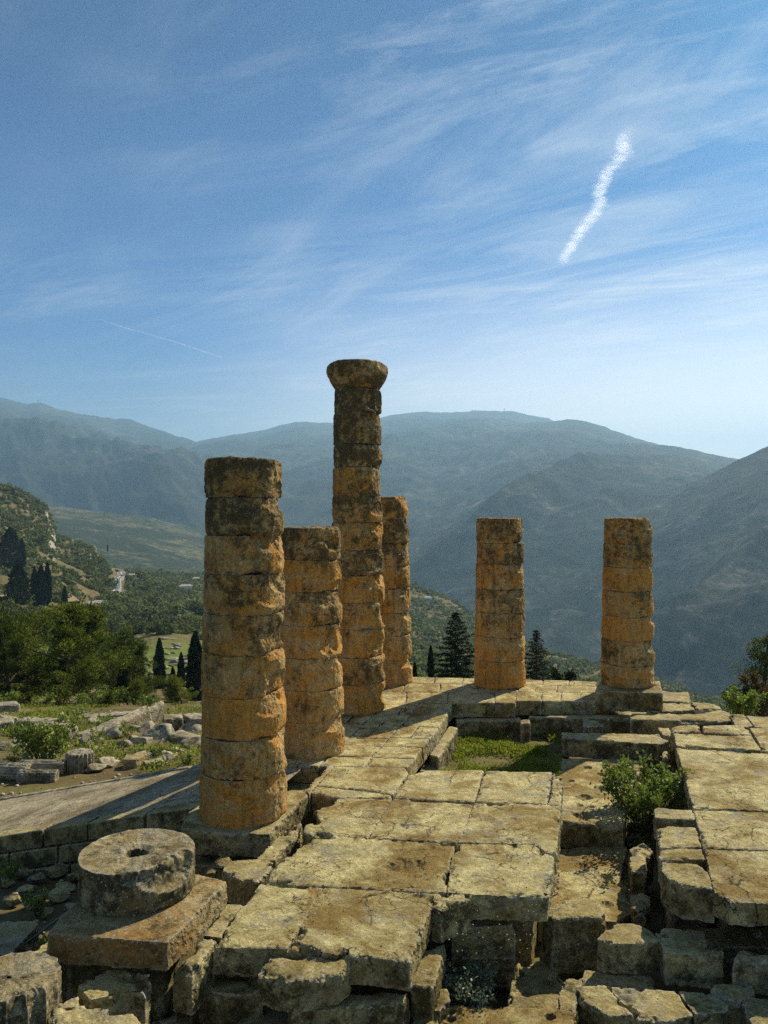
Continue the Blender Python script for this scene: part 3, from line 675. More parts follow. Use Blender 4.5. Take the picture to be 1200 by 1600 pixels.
def on_ground(px, py, lo=10., hi=1100.):          # the point of the sheet seen at a photo pixel
    D1, Z1 = ground_at([px]); D1, Z1 = D1[0], Z1[0]
    y = CY+(H-Z1)/D1*F; ok = (D1 > lo) & (D1 < hi)
    D1, Z1, y = D1[ok], Z1[ok], y[ok]
    run = np.minimum.accumulate(y)
    j = np.argmax(run <= py) if (run <= py).any() else int(np.argmin(np.abs(y-py)))
    return ((px-CX)/F*D1[j], D1[j], Z1[j])
def gz(x, y):                          # height of the sheet under a plan point
    px = CX+x/y*F; D1, Z1 = ground_at([px]); return float(np.interp(y, D1[0], Z1[0]))

# ------------------------------------------------------------------ mountains
def mountain_mat(name, tree, soil, rock, s=1.0, rockamt=.5, cov=.5):
    k = N(name); p = k.pos()
    big = k.noise(p, .0012*s, 8, .66, .6); mid = k.noise(p, .006*s, 9, .72, .4); fine = k.noise(p, .028*s, 8, .80)
    c = k.mix(k.ramp(mid, [(.42, 0.), (.62, 1.)]), soil, rock)
    m = k.math('ADD', k.math('MULTIPLY', big, .5), k.math('ADD', k.math('MULTIPLY', mid, .28), k.math('MULTIPLY', fine, .22)))
    c = k.mix(k.ramp(m, [(.46+.10*cov, 1.), (.52+.10*cov, .12)]), c, tree)
    c = k.mix(k.ramp(fine, [(.42, .9), (.56, 0.)]), c, tree)
    r2 = k.noise(k.pos((1, 1, .22)), .006*s, 10, .80, .8)
    c = k.mix(k.ramp(r2, [(.66-.1*rockamt, 0.), (.82-.1*rockamt, .8)]), c, (.30, .285, .235))
    k.bsdf(c, .95, k.bump(fine, .35, 10.0/s), .05); return k.m
M_mt = mountain_mat('mountain_scrub', (.026, .034, .020), (.085, .082, .048), (.15, .135, .10), 1.0, .5, .55)
M_mt2 = mountain_mat('mountain_slope', (.014, .024, .016), (.085, .085, .052), (.17, .16, .12), 1.3, .9, .58)
M_mt3 = mountain_mat('steep_flank', (.008, .015, .010), (.045, .050, .034), (.11, .105, .085), 1.6, 1.25, .62)
M_hill = mountain_mat('far_hill_scrub', (.030, .042, .020), (.12, .12, .055), (.20, .17, .10), 2.2, .35, .35)
def mountain(name, label, prof, dist, dfront, base, amp, seed, mat, skew=0.0, power=1.0, nr=230, step=3.5, back=1.28):
    px = np.array([p[0] for p in prof], float); py = np.array([p[1] for p in prof], float)
    xs = np.arange(px[0], px[-1]+.1, step)
    yc = np.interp(xs, px, py)
    ker = np.hanning(9); ker /= ker.sum(); ys = np.convolve(np.pad(yc, 4, 'edge'), ker, 'valid')
    jit = fbm(np.stack([xs/17., 0*xs+seed, 0*xs], -1), 4, seed)*2.2
    ys = ys+jit*(900/dist)**0*.6
    dc = dist*(1+.05*fbm(np.stack([xs/160., 0*xs+seed*2, 0*xs], -1), 3, seed+3))
    zc = H+(CY-ys)/F*dc
    t = np.concatenate([np.linspace(0, 1, nr), np.linspace(1, 1.6, 24)[1:]])
    Tm = t[None, :]
    D = np.where(Tm <= 1, dfront+(dc[:, None]-dfront)*Tm, dc[:, None]*(1+(back-1)*(Tm-1)/.6))
    up = np.where(Tm <= 1, np.power(np.clip(Tm, 0, 1), power), 1-.9*((Tm-1)/.6)**1.3)
    Z = base+(zc[:, None]-base)*up
    X = (xs[:, None]-CX)/F*D
    P = np.stack([X, D, 0*X+seed*900], -1).reshape(-1, 3)
    # spurs and gullies: sheared so that they run down the slope
    Q = P.copy(); Q[:, 0] = P[:, 0]+skew*P[:, 1]; Q[:, 1] *= .45
    w = (np.clip(np.where(Tm <= 1, np.minimum(Tm*5, np.clip(1-Tm-.04, 0, 1)*2.0), (Tm-1)*2), 0, 1)*np.ones_like(X)).ravel()
    n = ridged(Q/1500., 6, seed)*amp*1.15+ridged(Q/430., 4, seed+21)*amp*.22+fbm(P/420., 5, seed+9)*amp*.3
    Z = Z+(n*w).reshape(Z.shape)+(fbm(P/70., 4, seed+5)*dist*.0016).reshape(Z.shape)
    V = np.stack([X, D, Z], -1).reshape(-1, 3)
    o = obj(name, mesh_np(name, V, grid_faces(len(xs), len(t))[:, ::-1]), mat)
    return tag(o, label, None, None, 'structure')
mountain('far_hill', 'wooded plateau in the valley behind the rocky hillside', [(-500,830),(-100,800),(0,790),(80,790),(150,800),(220,806),(290,822),(330,835),(400,862),(500,905),(640,970)], 2600, 1050, -190, 45, 3, M_hill, .3, .9)
mountain('mountain', 'farthest blue mountain at the left', [(-900,622),(-300,612),(-100,606),(0,620),(40,632),(62,627),(90,640),(180,656),(200,654),(250,672),(305,690),(350,712),(420,745),(520,790),(620,850)], 8800, 3000, -250, 260, 11, M_mt, .5)
mountain('mountain', 'lower mountain shoulder in front of the far left range', [(-900,600),(-300,660),(-100,690),(0,701),(60,709),(120,727),(200,768),(260,803),(330,850),(450,920)], 6000, 2600, -250, 150, 23, M_mt, .6)
mountain('mountain', 'long hazy summit ridge behind the tall column', [(150,800),(230,740),(300,693),(340,683),(400,674),(470,658),(510,661),(560,658),(590,653),(650,644),(700,645),(740,642),(800,643),(840,650),(865,656),(900,690),(1000,770)], 9800, 3000, -250, 220, 31, M_mt, -.4)
mountain('mountain', 'broad mountain falling to the left behind the middle columns', [(330,900),(380,850),(440,785),(480,745),(520,712),(560,692),(600,681),(680,673),(760,667),(830,660),(860,658),(900,655),(930,662),(970,676),(1010,689),(1060,700),(1140,716),(1300,790)], 7000, 2200, -300, 200, 43, M_mt, -.7)
mountain('mountain', 'rounded scrubby mountain between the two right columns', [(520,960),(580,890),(640,832),(700,786),(750,745),(780,722),(830,702),(880,696),(940,694),(1000,692),(1060,699),(1140,715),(1250,735),(1500,790)], 5000, 1700, -350, 170, 57, M_mt2, -.8)
mountain('mountain', 'dark steep mountain flank at the right edge', [(700,1170),(760,1090),(830,1003),(900,922),(960,856),(1020,802),(1060,772),(1100,746),(1150,720),(1200,697),(1300,650),(1500,600),(1900,560)], 2700, 1150, -350, 165, 64, M_mt3, -1.1, 1.0, 300, 2.5)

# ------------------------------------------------------------------ foliage
def leaf_quads(C, size, nrm=None, aspect=.45, r=rng, droop=0.0):
    n = len(C); a = r.normal(size=(n, 3)); 
    if nrm is not None: a = nrm+.6*a
    a[:, 2] -= droop
    a /= np.linalg.norm(a, axis=1, keepdims=True)
    b = np.cross(a, r.normal(size=(n, 3))); b /= np.maximum(np.linalg.norm(b, axis=1, keepdims=True), 1e-6)
    s = (size*r.uniform(.6, 1.4, n))[:, None]
    u = a*s; v = b*s*aspect
    V = np.stack([C-u*.5, C+v*.5, C+u*.5, C-v*.5], 1).reshape(-1, 3)
    Q = np.arange(n*4).reshape(-1, 4); return V, Q
def tube(pts, rad, ns=7):
    pts = np.asarray(pts, float); n = len(pts); V = []
    for i in range(n):
        t = pts[min(i+1, n-1)]-pts[max(i-1, 0)]; t /= max(np.linalg.norm(t), 1e-9)
        a = np.cross(t, (0, 0, 1) if abs(t[2]) < .9 else (1, 0, 0)); a /= np.linalg.norm(a); b = np.cross(t, a)
        for k in range(ns):
            th = 2*math.pi*k/ns; V.append(pts[i]+rad[i]*(math.cos(th)*a+math.sin(th)*b))
    Q = grid_faces(n, ns, True); return np.array(V), Q
def join(parts):
    off = 0; Vs = []; Qs = []
    for V, Q in parts: Vs.append(V); Qs.append(np.asarray(Q)+off); off += len(V)
    return np.concatenate(Vs), np.concatenate(Qs)
def ball(n, r, c, sq=(1, 1, 1), shell=.55, g=rng):
    d = g.normal(size=(n, 3)); d /= np.linalg.norm(d, axis=1, keepdims=True)
    rr = (shell+(1-shell)*g.random(n))**.7
    return np.asarray(c)+d*(rr*r)[:, None]*np.asarray(sq), d
def proto(kind, label, cat, trunk, crown, mcrown, loc=(0, 0, 0)):
    r = empty(kind, loc, label, cat)
    if trunk is not None: obj('trunk', mesh_np('trunk', *trunk), M_bark, r)
    obj('crown', mesh_np('crown', *crown, smooth=False), mcrown, r); return r

def pine(seed, h, w, lean=(.6, 0), nl=24000, trunk_h=.24):
    g = np.random.default_rng(seed); tp = []; q = []
    top = np.array([lean[0]*1.5, lean[1], h*.9])
    pts = [np.array([0, 0, -.8])+(top+np.array([0, 0, .8]))*t+np.array([math.sin(t*4+seed)*.25*h/10, math.cos(t*3+seed)*.2*h/10, 0])*t for t in np.linspace(0, 1, 9)]
    tp.append(tube(pts, np.linspace(.028*h, .006*h, 9)))
    cl = []
    for i in range(44):
        t = g.uniform(trunk_h, 1.0); base = pts[int(t*8)]; a = g.uniform(0, 2*math.pi)
        reach = w*.5*(1.0-.78*((t-trunk_h)/(1-trunk_h))**1.1)*g.uniform(.35, 1.2)
        end = base+np.array([math.cos(a)*reach, math.sin(a)*reach, reach*g.uniform(.05, .5)])
        tp.append(tube([base, (base+end)/2+np.array([0, 0, -.1*reach*.3]), end], [.008*h, .005*h, .002*h], 5))
        for s in (1., .72, .45):
            if g.random() < .85: cl.append((base+(end-base)*s+g.normal(size=3)*.035*h, g.uniform(.04, .105)*h))
    per = nl//len(cl); Vs = []
    for c, r in cl:
        P, d = ball(per, r, c, (1.15, 1.15, .62), .4, g); Vs.append(leaf_quads(P, .022*h, d*.7+np.array([0, 0, .5]), .30, g))
    return join(tp), join(Vs)
def cypress(seed, h, w, nl=7000):
    g = np.random.default_rng(seed); t = g.random(nl)**.85
    prof = np.interp(t, [0, .06, .2, .45, .75, .92, 1], [.25, .7, .95, 1., .7, .33, .03])*w/2
    a = g.uniform(0, 2*math.pi, nl); wob = 1+.22*np.sin(a*5+t*14+seed)+.15*np.sin(a*3-t*31)
    rr = prof*wob*(.6+.42*g.random(nl)**.5)
    C = np.stack([np.cos(a)*rr, np.sin(a)*rr, t*h*.97+h*.03], -1)
    n = np.stack([np.cos(a)*.35, np.sin(a)*.35, 1+0*a], -1)
    return tube([(0, 0, -.6), (0, 0, h*.4), (0, 0, h*.8)], [.02*h, .014*h, .004*h]), leaf_quads(C, .045*h, n, .33, g)
def fir(seed, h, w, nl=9000):
    g = np.random.default_rng(seed); tp = [tube([(0, 0, -1.5), (0, 0, h*.5), (0, 0, h)], [.016*h, .01*h, .002*h])]; Vs = []
    nb = 100; 
    for i in range(nb):
        t = (i+.5)/nb; z = h*(.04+.95*t); a = i*2.4+g.uniform(-.4, .4)
        L = w/2*(1-t)**.85*g.uniform(.6, 1.12)+.12
        dirv = np.array([math.cos(a), math.sin(a), -.12+.35*t])
        tip = np.array([0, 0, z])+dirv*L+np.array([0, 0, .10*L])
        tp.append(tube([(0, 0, z), np.array([0, 0, z])+dirv*L*.6, tip], [.006*h*(1-t)+.01, .012, .006], 4))
        n = max(25, int(nl/nb*(1-t)*1.8)); s = g.random(n)**.6
        C = np.array([0, 0, z])+dirv*(L*s)[:, None]+np.stack([g.normal(size=n), g.normal(size=n), g.normal(size=n)*.35-.25], -1)*(.11*L*(1.15-s*.8)+.05)[:, None]
        Vs.append(leaf_quads(C, .034*h, np.tile(dirv+np.array([0, 0, -.25]), (n, 1)), .33, g))
    return join(tp), join(Vs)
def bush(seed, r, h, nl, leaf, nst=9, sprig=0):
    g = np.random.default_rng(seed); tp = []; Vs = []
    for i in range(nst):
        a = g.uniform(0, 2*math.pi); e = np.array([math.cos(a)*r*g.uniform(.3, .95), math.sin(a)*r*g.uniform(.3, .95), h*g.uniform(.55, 1.05)])
        b = np.array([math.cos(a)*.1*r, math.sin(a)*.1*r, -.1])
        pts = [b+(e-b)*s+np.array([0, 0, .14*h*math.sin(s*3.1)]) for s in np.linspace(0, 1, 6)]
        tp.append(tube(pts, np.linspace(.02, .005, 6)*max(.5, r), 5))
        n = nl//nst; s = g.random(n)**.5; C = b+(e-b)*s[:, None]+np.stack([0*s, 0*s, .14*h*np.sin(s*3.1)], -1)+g.normal(size=(n, 3))*((.10 if sprig else .17)*r)*(1.1-.5*s)[:, None]
        Vs.append(leaf_quads(C, leaf, None, .55, g))
    return join(tp), join(Vs)
def plant(name, label, cat, loc, geo, mleaf, rz=0, group=None):
    r = empty(name, loc, label, cat, group, rz)
    obj('stems', mesh_np('stems', *geo[0]), M_bark, r); obj('foliage', mesh_np('foliage', *geo[1], smooth=False), mleaf, r); return r

# pines of the grove
PG = 'pine trees of the grove left of the columns'
pines = [proto('pine_tree', 'leafy green pine in the grove at the left', 'tree', *pine(s, h, w, ln), M_pine) for s, h, w, ln in ((1, 10.5, 9.5, (1.4, .2)), (2, 9.5, 8.5, (-.6, .3)), (3, 11.5, 9., (.8, -.3)), (4, 8., 7.5, (2.0, 0)))]
PSC = .74
pine_spots = [  # photo column, photo row of the foot, distance, which, scale, label
 (20,1112,58,1,1.08,'pine at the left edge of the grove with its trunk showing'),
 (86,1108,60,0,1.12,'nearest pine of the grove leaning right over its bare trunk'),
 (120,1103,66,2,1.12,'dark dense pine in the middle of the grove'),
 (58,1098,74,2,1.1,'tall pine behind the two front trunks of the grove'),
 (160,1098,72,3,1.22,'pine leaning right at the right end of the grove'),
 (-45,1105,62,0,1.1,'pine cut off by the left picture edge'),
 (10,1085,92,2,1.05,'pine at the back left of the grove'),
 (105,1085,95,1,1.15,'pine at the back of the grove under the lower road'),
 (185,1088,92,1,.82,'low yellow green pine between grove and lawn'),
 (205,1100,84,0,.95,'yellow green pine filling the gap between grove and lawn cypress'),
 (140,1106,63,3,1.0,'low spreading pine in front of the middle of the grove'),
 (40,1104,68,0,1.05,'pine whose crown joins the left edge of the grove'),
 (222,1105,70,3,.5,'small pine below the tall lawn cypress'),
 (292,1112,60,3,.52,'bushy young pine beside the nearest column'),
 (268,1110,66,1,.42,'small rounded pine in front of the lawn cypresses')]
usedp = set()
for px, py, d, k, sc, lb in pine_spots:
    x, y = (px-CX)/F*d, d; z = H-(py-CY)/F*d; sc *= PSC
    if k not in usedp:
        usedp.add(k); r = pines[k]; r.location = (x, y, z); r.scale = (sc,)*3; r['label'] = lb; r['group'] = PG; r.rotation_euler[2] = .3*k
    else: copy_tree(pines[k], (x, y, z), px*.7, sc, lb, PG)
# cypresses
cyps = [proto('cypress_tree', 'cypress', 'tree', *cypress(s, 10., w), M_cyp) for s, w in ((1, 1.7), (2, 2.1), (3, 4.6))]
usedc = set()
for px, py, top, d, k, lb in [
 (192,1112,1030,70,1,'slim cypress at the right edge of the pine grove'),
 (249,1092,996,120,0,'tall dark cypress standing in front of the green lawn'),
 (283,1086,1018,130,0,'shorter cypress right of the tall lawn cypress'),
 (305,1104,985,100,1,'dark cypress half hidden by the nearest column'),
 (232,1096,1052,110,0,'small dim cypress left of the tall lawn cypress'),
 (28,952,885,330,2,'broad dark cypress clump on the left hillside'),
 (54,952,888,330,0,'left one of three slender cypresses on the hillside'),
 (64,954,884,328,1,'middle one of three slender cypresses on the hillside'),
 (74,953,886,330,0,'right one of three slender cypresses on the hillside'),
 (218,1104,1012,84,0,'slim cypress rising from the right end of the grove'),
 (270,1098,1040,100,1,'slim cypress between the two lawn cypresses'),
 (101,968,928,300,1,'lone small cypress above the lower road'),
 (16,890,826,440,2,'wide dark tree high on the left hillside'),
 (34,892,842,430,1,'slender cypress beside the wide tree high on the hillside'),
 (673,1060,1005,62,0,'small slim cypress behind the far pavement edge'),
 (168,862,850,950,0,'tiny cypress on the valley slope above the road bend'),
 (648,1064,1030,60,1,'cypress top peeping out beside the half hidden column')]:
    if py > 1000 or d > 900: x, y, z = (px-CX)/F*d, d, H-(py-CY)/F*d
    else:
        x, y, z = on_ground(px, py, 150); d = y
    h = (py-top)/F*d; sc = h/10.
    if k not in usedc:
        usedc.add(k); r = cyps[k]; r.location = (x, y, z-.2); r.scale = (sc,)*3; r['label'] = lb
    else: copy_tree(cyps[k], (x, y, z-.2), px*.37, sc, lb)
    
def setplace(r, px, ybase, d): r.location = ((px-CX)/F*d, d, H-(ybase-CY)/F*d)
r = proto('fir_tree', 'dark fir with spreading layered branches left of the stand-alone column', 'tree', *fir(5, 4.75, 3.9), M_fir); setplace(r, 712, 1080, 48)
r = proto('fir_tree', 'narrow young fir just right of the stand-alone column', 'tree', *fir(6, 3.6, 2.3, 6000), M_fir); setplace(r, 838, 1082, 46)
r = proto('pine_tree', 'ragged tree with brownish tips at the right picture edge', 'tree', *pine(23, 6.2, 4.2, (.2, .2), 9000, .12), M_dry if False else M_pine); setplace(r, 1192, 1150, 42)
bt = bush(31, 1.1, 2.2, 2600, .16); r = plant('bush', 'rust coloured shrub under the ragged tree at the right', 'shrub', (0, 0, 0), bt, M_dry); setplace(r, 1192, 1125, 39)
bt = bush(33, .8, 1.2, 1800, .13); r = plant('bush', 'dark round shrub left of the ragged right hand tree', 'shrub', (0, 0, 0), bt, M_fir); setplace(r, 1152, 1112, 38)
bt = bush(34, .9, 1.0, 2200, .11); r = plant('bush', 'bright green shrub at the far corner of the right platform', 'shrub', (0, 0, 0), bt, M_bush); setplace(r, 1162, 1122, 31)
bt = bush(35, .7, .5, 800, .11); r = plant('bush', 'low green tuft at the terrace edge between the two right columns', 'shrub', (0, 0, 0), bt, M_fir); setplace(r, 876, 1068, 33)
bt = bush(41, 1.4, 1.2, 3600, .10, 24, 1); r = plant('bush', 'leafy green bush growing out of the trench beside the right platform', 'shrub', (0, 0, 0), bt, M_bush); p = at(1012, 1290, -1.2); r.location = (p[0]-.0, p[1]+.3, -1.35); r.scale = (1, 1, 1.15)
bt = bush(43, .62, .62, 2600, .055, 18); r = plant('pit_plant', 'small pale leaved plant filling the square pit', 'plant', (0, 0, 0), bt, M_pit); p = at(738, 1556, -1.2); r.location = (p[0], p[1]+.1, -1.5)
bt = bush(44, 1.2, 1.5, 3000, .12, 14); r = plant('bush', 'round green bush among the rubble left of the ramp', 'shrub', (0, 0, 0), bt, M_bush); p = atd(70, 1196, 27.5); r.location = p
for i, (px, py, z, s) in enumerate([(22,1200,-2.3,.5),(150,1160,-2.5,.45),(215,1185,-2.4,.3),(246,1183,-2.3,.3),(163,1136,-2.9,.5),(120,1120,-3.0,.5),(8,1378,-1.7,.35),(60,1425,-1.4,.35),(200,1150,-2.6,.4),(292,1196,-2.2,.3),(35,1185,-2.4,.5)]):
    bt = bush(60+i, s, s*1.1, 420, .07, 7); r = plant('weed_clump', 'small clump of green weeds growing between the stones', 'weeds', at(px, py, z), bt, M_bush, 0, 'weeds among the rubble')

for i, (px, py, d, s_) in enumerate([(2,1112,52,1.3),(35,1108,55,1.0),(66,1110,53,.9),(100,1107,56,1.3),(135,1110,54,1.1),(158,1112,50,1.0),(178,1107,58,1.4),(205,1108,57,1.2),(232,1110,55,1.0),(15,1100,66,1.6),(50,1098,70,1.5),(92,1097,72,1.6),(128,1098,70,1.5)]):
    bt = bush(80+i, s_, s_*1.1, 900, .14, 8); plant('undergrowth_bush', 'low green shrub in the undergrowth at the foot of the pines', 'shrub', atd(px, py, d), bt, M_pine if i % 2 else M_bush, 0, 'undergrowth shrubs below the pine grove')
# lawn
lp = [at(655, 1215, -1.1), at(672, 1190, -1.1), at(716, 1149, -1.06), at(880, 1143, -1.06), at(876, 1215, -1.1), at(866, 1260, -1.1), at(690, 1260, -1.1)]
lm = solid('lawn_soil', [([tuple(p) for p in lp], -1.08, -1.6)], M_ground, .07, .03, .03, .03)
tag(obj('lawn', lm, M_ground), 'small patch of earth under the lawn between the steps', None, None, 'structure')
poly = np.array(lp)[:, :2]
def inside(P, poly):
    c = np.zeros(len(P), bool); n = len(poly)
    for i in range(n):
        a, b = poly[i], poly[(i+1) % n]
        k = ((a[1] > P[:, 1]) != (b[1] > P[:, 1])) & (P[:, 0] < (b[0]-a[0])*(P[:, 1]-a[1])/(b[1]-a[1]+1e-12)+a[0]); c ^= k
    return c
P = np.c_[rng.uniform(poly[:, 0].min(), poly[:, 0].max(), 60000), rng.uniform(poly[:, 1].min(), poly[:, 1].max(), 60000)]
P = P[inside(P, poly)]
den = fbm(np.c_[P*1.1, 0*P[:, 0]], 3, 71); P = P[den > -.22+rng.normal(size=len(P))*.12]
bare = ((P[:, 0]-at(770, 1198, -1.08)[0])/1.1)**2+((P[:, 1]-at(770, 1192, -1.08)[1])/.9)**2
P = P[bare > rng.uniform(.2, 1.3, len(P))]
C = np.c_[P, -1.08+.02+.13*rng.random(len(P))*(1+fbm(np.c_[P*2, 0*P[:, 0]], 2, 72))]
gv = leaf_quads(C, .085, np.tile(np.array([0, 0, .9]), (len(C), 1)), .35)
tag(obj('grass', mesh_np('grass', *gv, smooth=False), M_grass), 'short bright green grass and clover on the little lawn', None, None, 'stuff')

# weeds and dry grass over the left rubble field
n = 26000; px = rng.uniform(-60, 330, n); dd = rng.uniform(12.5, 50, n)
keep = (fbm(np.c_[(px-CX)/F*dd*.45, dd*.45, 0*dd], 4, 81) > .08); px, dd = px[keep], dd[keep]
D2, Z2 = ground_at(np.linspace(-60, 330, 40)); gx = np.linspace(-60, 330, 40)
zz = np.array([np.interp(d, D2[int((p+60)/10.)], Z2[int((p+60)/10.)]) for p, d in zip(px, dd)])
C = np.c_[(px-CX)/F*dd, dd, zz+.06+.14*rng.random(len(dd))]
Lw = (C[:, 0]+3.95)*vx+(C[:, 1]-17.66)*vy; Ww = (C[:, 0]+3.95)*math.sin(BA)+(C[:, 1]-17.66)*math.cos(BA)
C = C[~((Ww > -.5) & (Ww < 3.7))]
gv = leaf_quads(C, .17, np.tile(np.array([0, 0, .8]), (len(C), 1)), .3)
tag(obj('weeds', mesh_np('weeds', *gv, smooth=False), M_grass), 'rough grass and weeds spread through the rubble field', None, None, 'stuff')

# ------------------------------------------------------------------ rocks
def rock_mesh(seed, sub=3):
    bm = bmesh.new(); bmesh.ops.create_icosphere(bm, subdivisions=sub, radius=1.0)
    V = np.array([v.co[:] for v in bm.verts]); Q = np.array([[v.index for v in f.verts] for f in bm.faces]); bm.free()
    g = np.random.default_rng(seed)
    for _ in range(11):
        n = g.normal(size=3); n /= np.linalg.norm(n); dlt = g.uniform(.5, .82); s = V@n; V = V-np.outer(np.clip(s-dlt, 0, None), n)
    V = V*(1+.15*fbm(V*1.7+seed, 4, seed)[:, None])+.06*fbm(V*5+seed, 4, seed+1)[:, None]*V
    return mesh_np('rock', V, Q)
rocks = [rock_mesh(100+i, 4) for i in range(9)]
for m in rocks: m.materials.append(M_grey)
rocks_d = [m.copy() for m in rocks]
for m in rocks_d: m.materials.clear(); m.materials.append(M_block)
def rock(label, px, py, z, w, hgt, dep=None, group=None, dark=False, rz=None, name='rock'):
    m = random.choice(rocks_d if dark else rocks); o = bpy.data.objects.new(name, m); COL.objects.link(o)
    x, y, _ = at(px, py, z); s = y/F
    o.scale = (w*s*.62, (dep or w)*s*.62, hgt*s*.8); o.location = (x, y, z+hgt*s*.22)
    o.rotation_euler = (random.uniform(-.2, .2), random.uniform(-.2, .2), random.uniform(0, 6.28) if rz is None else rz)
    return tag(o, label, 'rock', group)
RG = 'loose rocks in the rubble field beyond the ramp'
for px, py, w, h in [(285,1168,48,26),(255,1160,42,24),(232,1152,36,18),(306,1152,36,20),(225,1168,30,20),(176,1160,30,24),(142,1168,26,22),(160,1150,26,14),(200,1150,30,14),(270,1148,30,14),
    (300,1175,34,22),(240,1190,30,14),(168,1195,34,12),(150,1203,26,10),(265,1190,26,12),(130,1165,18,14),(118,1158,16,14),(75,1188,18,14),(52,1188,18,14),(30,1165,26,14),(12,1172,20,14),(40,1172,22,10),(210,1164,18,12),
    (8,1140,28,24),(100,1152,22,12),(192,1172,20,16),(250,1172,22,14),(148,1176,16,12),(278,1182,20,12)]:
    rock('grey white weathered rock in the rubble field beyond the ramp', px, py, -2.25-.02*max(0, 1200-py), w*1.25, h*1.2, None, RG)
for _ in range(24):
    px, py = random.uniform(-10, 318), random.uniform(1138, 1222)
    if py > 1226-.15*px-8: continue
    rock('small weathered stone half sunk in the weeds of the rubble field', px, py, -2.35-.02*max(0, 1200-py), random.uniform(12, 30), random.uniform(7, 14), None, 'half sunk stones in the rubble field')
DG = 'stones lying in the shaded corner at the left'
for px, py, w, h in [(33,1366,22,14),(60,1372,26,10),(88,1362,30,10),(45,1392,26,10),(100,1388,34,10),(55,1412,34,14),(95,1402,30,12),(20,1410,24,12),(115,1372,22,12),(12,1380,18,10),(75,1428,20,10),(110,1420,22,10),(140,1350,22,10)]:
    rock('dark loose stone on the shaded ground below the ramp wall', px, py, -1.9+(py-1345)*.0055, w, h, None, DG, True)
EG = 'crumbled stones along the edges of the floor'
for px, py, z, w, h in [(352,1352,-.4,26,14),(330,1368,-.5,22,12),(498,1276,-.35,14,10),(862,1370,-1.5,12,6),(866,1340,-1.5,10,6),(818,1520,-1.55,16,10),(795,1540,-1.55,10,18),(1120,1500,-1.3,20,12),(1100,1540,-1.35,22,10),(1150,1545,-1.35,16,10),(205,1580,-1.1,22,12),(180,1560,-1.1,18,10),(860,1530,-1.5,14,10),(690,1556,-1.5,12,10),(1060,1440,-1.4,24,14),(1000,1440,-1.4,20,14),(1180,1460,-1.0,18,10)]:
    rock('small crumbled stone fallen beside the floor slabs', px, py, z, w, h, None, EG, True)
# litter of chips on slabs and ground
cv = []; base = rock_mesh(300, 1); bv = np.empty(len(base.vertices)*3, np.float32); base.vertices.foreach_get('co', bv); bv = bv.reshape(-1, 3)
bq = np.empty(len(base.polygons)*3, np.int32); base.loops.foreach_get('vertex_index', bq); bq = bq.reshape(-1, 3)
def scatter(pts, sizes):
    n = len(pts); a = rng.uniform(0, 6.28, n); ca, sa = np.cos(a), np.sin(a); s = sizes[:, None]
    sc = bv[None]*s[:, None]*np.array([1, .75, .5]) if False else bv[None]*s[..., None]*np.array([1, .8, .55])
    X = sc[..., 0]*ca[:, None]-sc[..., 1]*sa[:, None]; Yy = sc[..., 0]*sa[:, None]+sc[..., 1]*ca[:, None]
    V = np.stack([X, Yy, sc[..., 2]], -1)+np.asarray(pts)[:, None]
    Q = bq[None]+(np.arange(n)*len(bv))[:, None, None]
    return V.reshape(-1, 3), Q.reshape(-1, 3)
pts = []; sz = []
for _ in range(420):
    px, py = random.uniform(420, 860), random.uniform(1210, 1490)
    if px < 640-(py-1210)*1.0+60 or px > 870-(py-1210)*.12: continue
    pts.append(at(px, py, .012)); sz.append(random.uniform(.008, .022))
for _ in range(160): pts.append(at(random.uniform(1070, 1200), random.uniform(1140, 1400), .012)); sz.append(random.uniform(.008, .02))
for _ in range(160):
    q = at(random.uniform(856, 874), random.uniform(1330, 1400), -1.53); pts.append(q); sz.append(random.uniform(.015, .04))
for _ in range(800):
    px = random.uniform(-60, 320); d = random.uniform(12.5, 45); x = (px-CX)/F*d
    L_ = (x+3.95)*vx+(d-17.66)*vy; W_ = (x+3.95)*math.sin(BA)+(d-17.66)*math.cos(BA)
    if -.5 < W_ < 3.7: continue
    pts.append((x, d, float(np.interp(d, D2[int((px+60)/10.)], Z2[int((px+60)/10.)]))+.02)); sz.append(random.uniform(.03, .11))
cm = mesh_np('rubble', *scatter(pts, np.array(sz))); tag(obj('gravel', cm, M_grey), 'small stone chips littering the floor and the rubble field', None, None, 'stuff')

# walls, blocks and fluted pieces beyond the ramp
stone('parapet_wall', 'stone parapet wall sloping up to a square end beyond the ramp', 'wall', [(116,1147,32.),(236,1098,36.),(241,1094,36.3),(255,1094,37.),(256,1099,36.6),(140,1150,31.8)], 0, 1, M_grey, None, .06, .12, zbot=-4.2)
blk('long low ruined wall stone in front of the grove', [(128,1114),(205,1110),(212,1115),(132,1120)], -3.4, .9, M_grey, chip=.16, vox=.06)
blk('weathered wall stone at the left edge in front of the grove', [(-30,1126),(18,1120),(22,1126),(-28,1133)], -2.6, 1.0, M_grey, chip=.16, vox=.06)
blk('low walled terrace block with a flat lit top behind the rubble bush', [(22,1125),(45,1119),(92,1122),(122,1133),(108,1139),(80,1134)], -2.3, 1.2, M_grey, chip=.14, vox=.05)
blk('big grey block right of the parapet wall end', [(254,1115),(284,1114),(287,1122),(256,1124)], -2.4, 1.0, M_grey, chip=.16, vox=.05)
blk('big grey block partly hidden by the nearest column', [(285,1116),(300,1113),(322,1114),(322,1122),(300,1124)], -2.45, 1.0, M_grey, chip=.16, vox=.05)
blk('ochre hewn block lying beside the far side of the ramp', [(192,1187),(196,1179),(228,1172),(231,1178),(212,1187)], -2.0, .5, M_ochre, chip=.1)
blk('flat pale stone next to the ochre hewn block', [(222,1188),(252,1184),(256,1188),(228,1193)], -2.1, .3, M_grey)
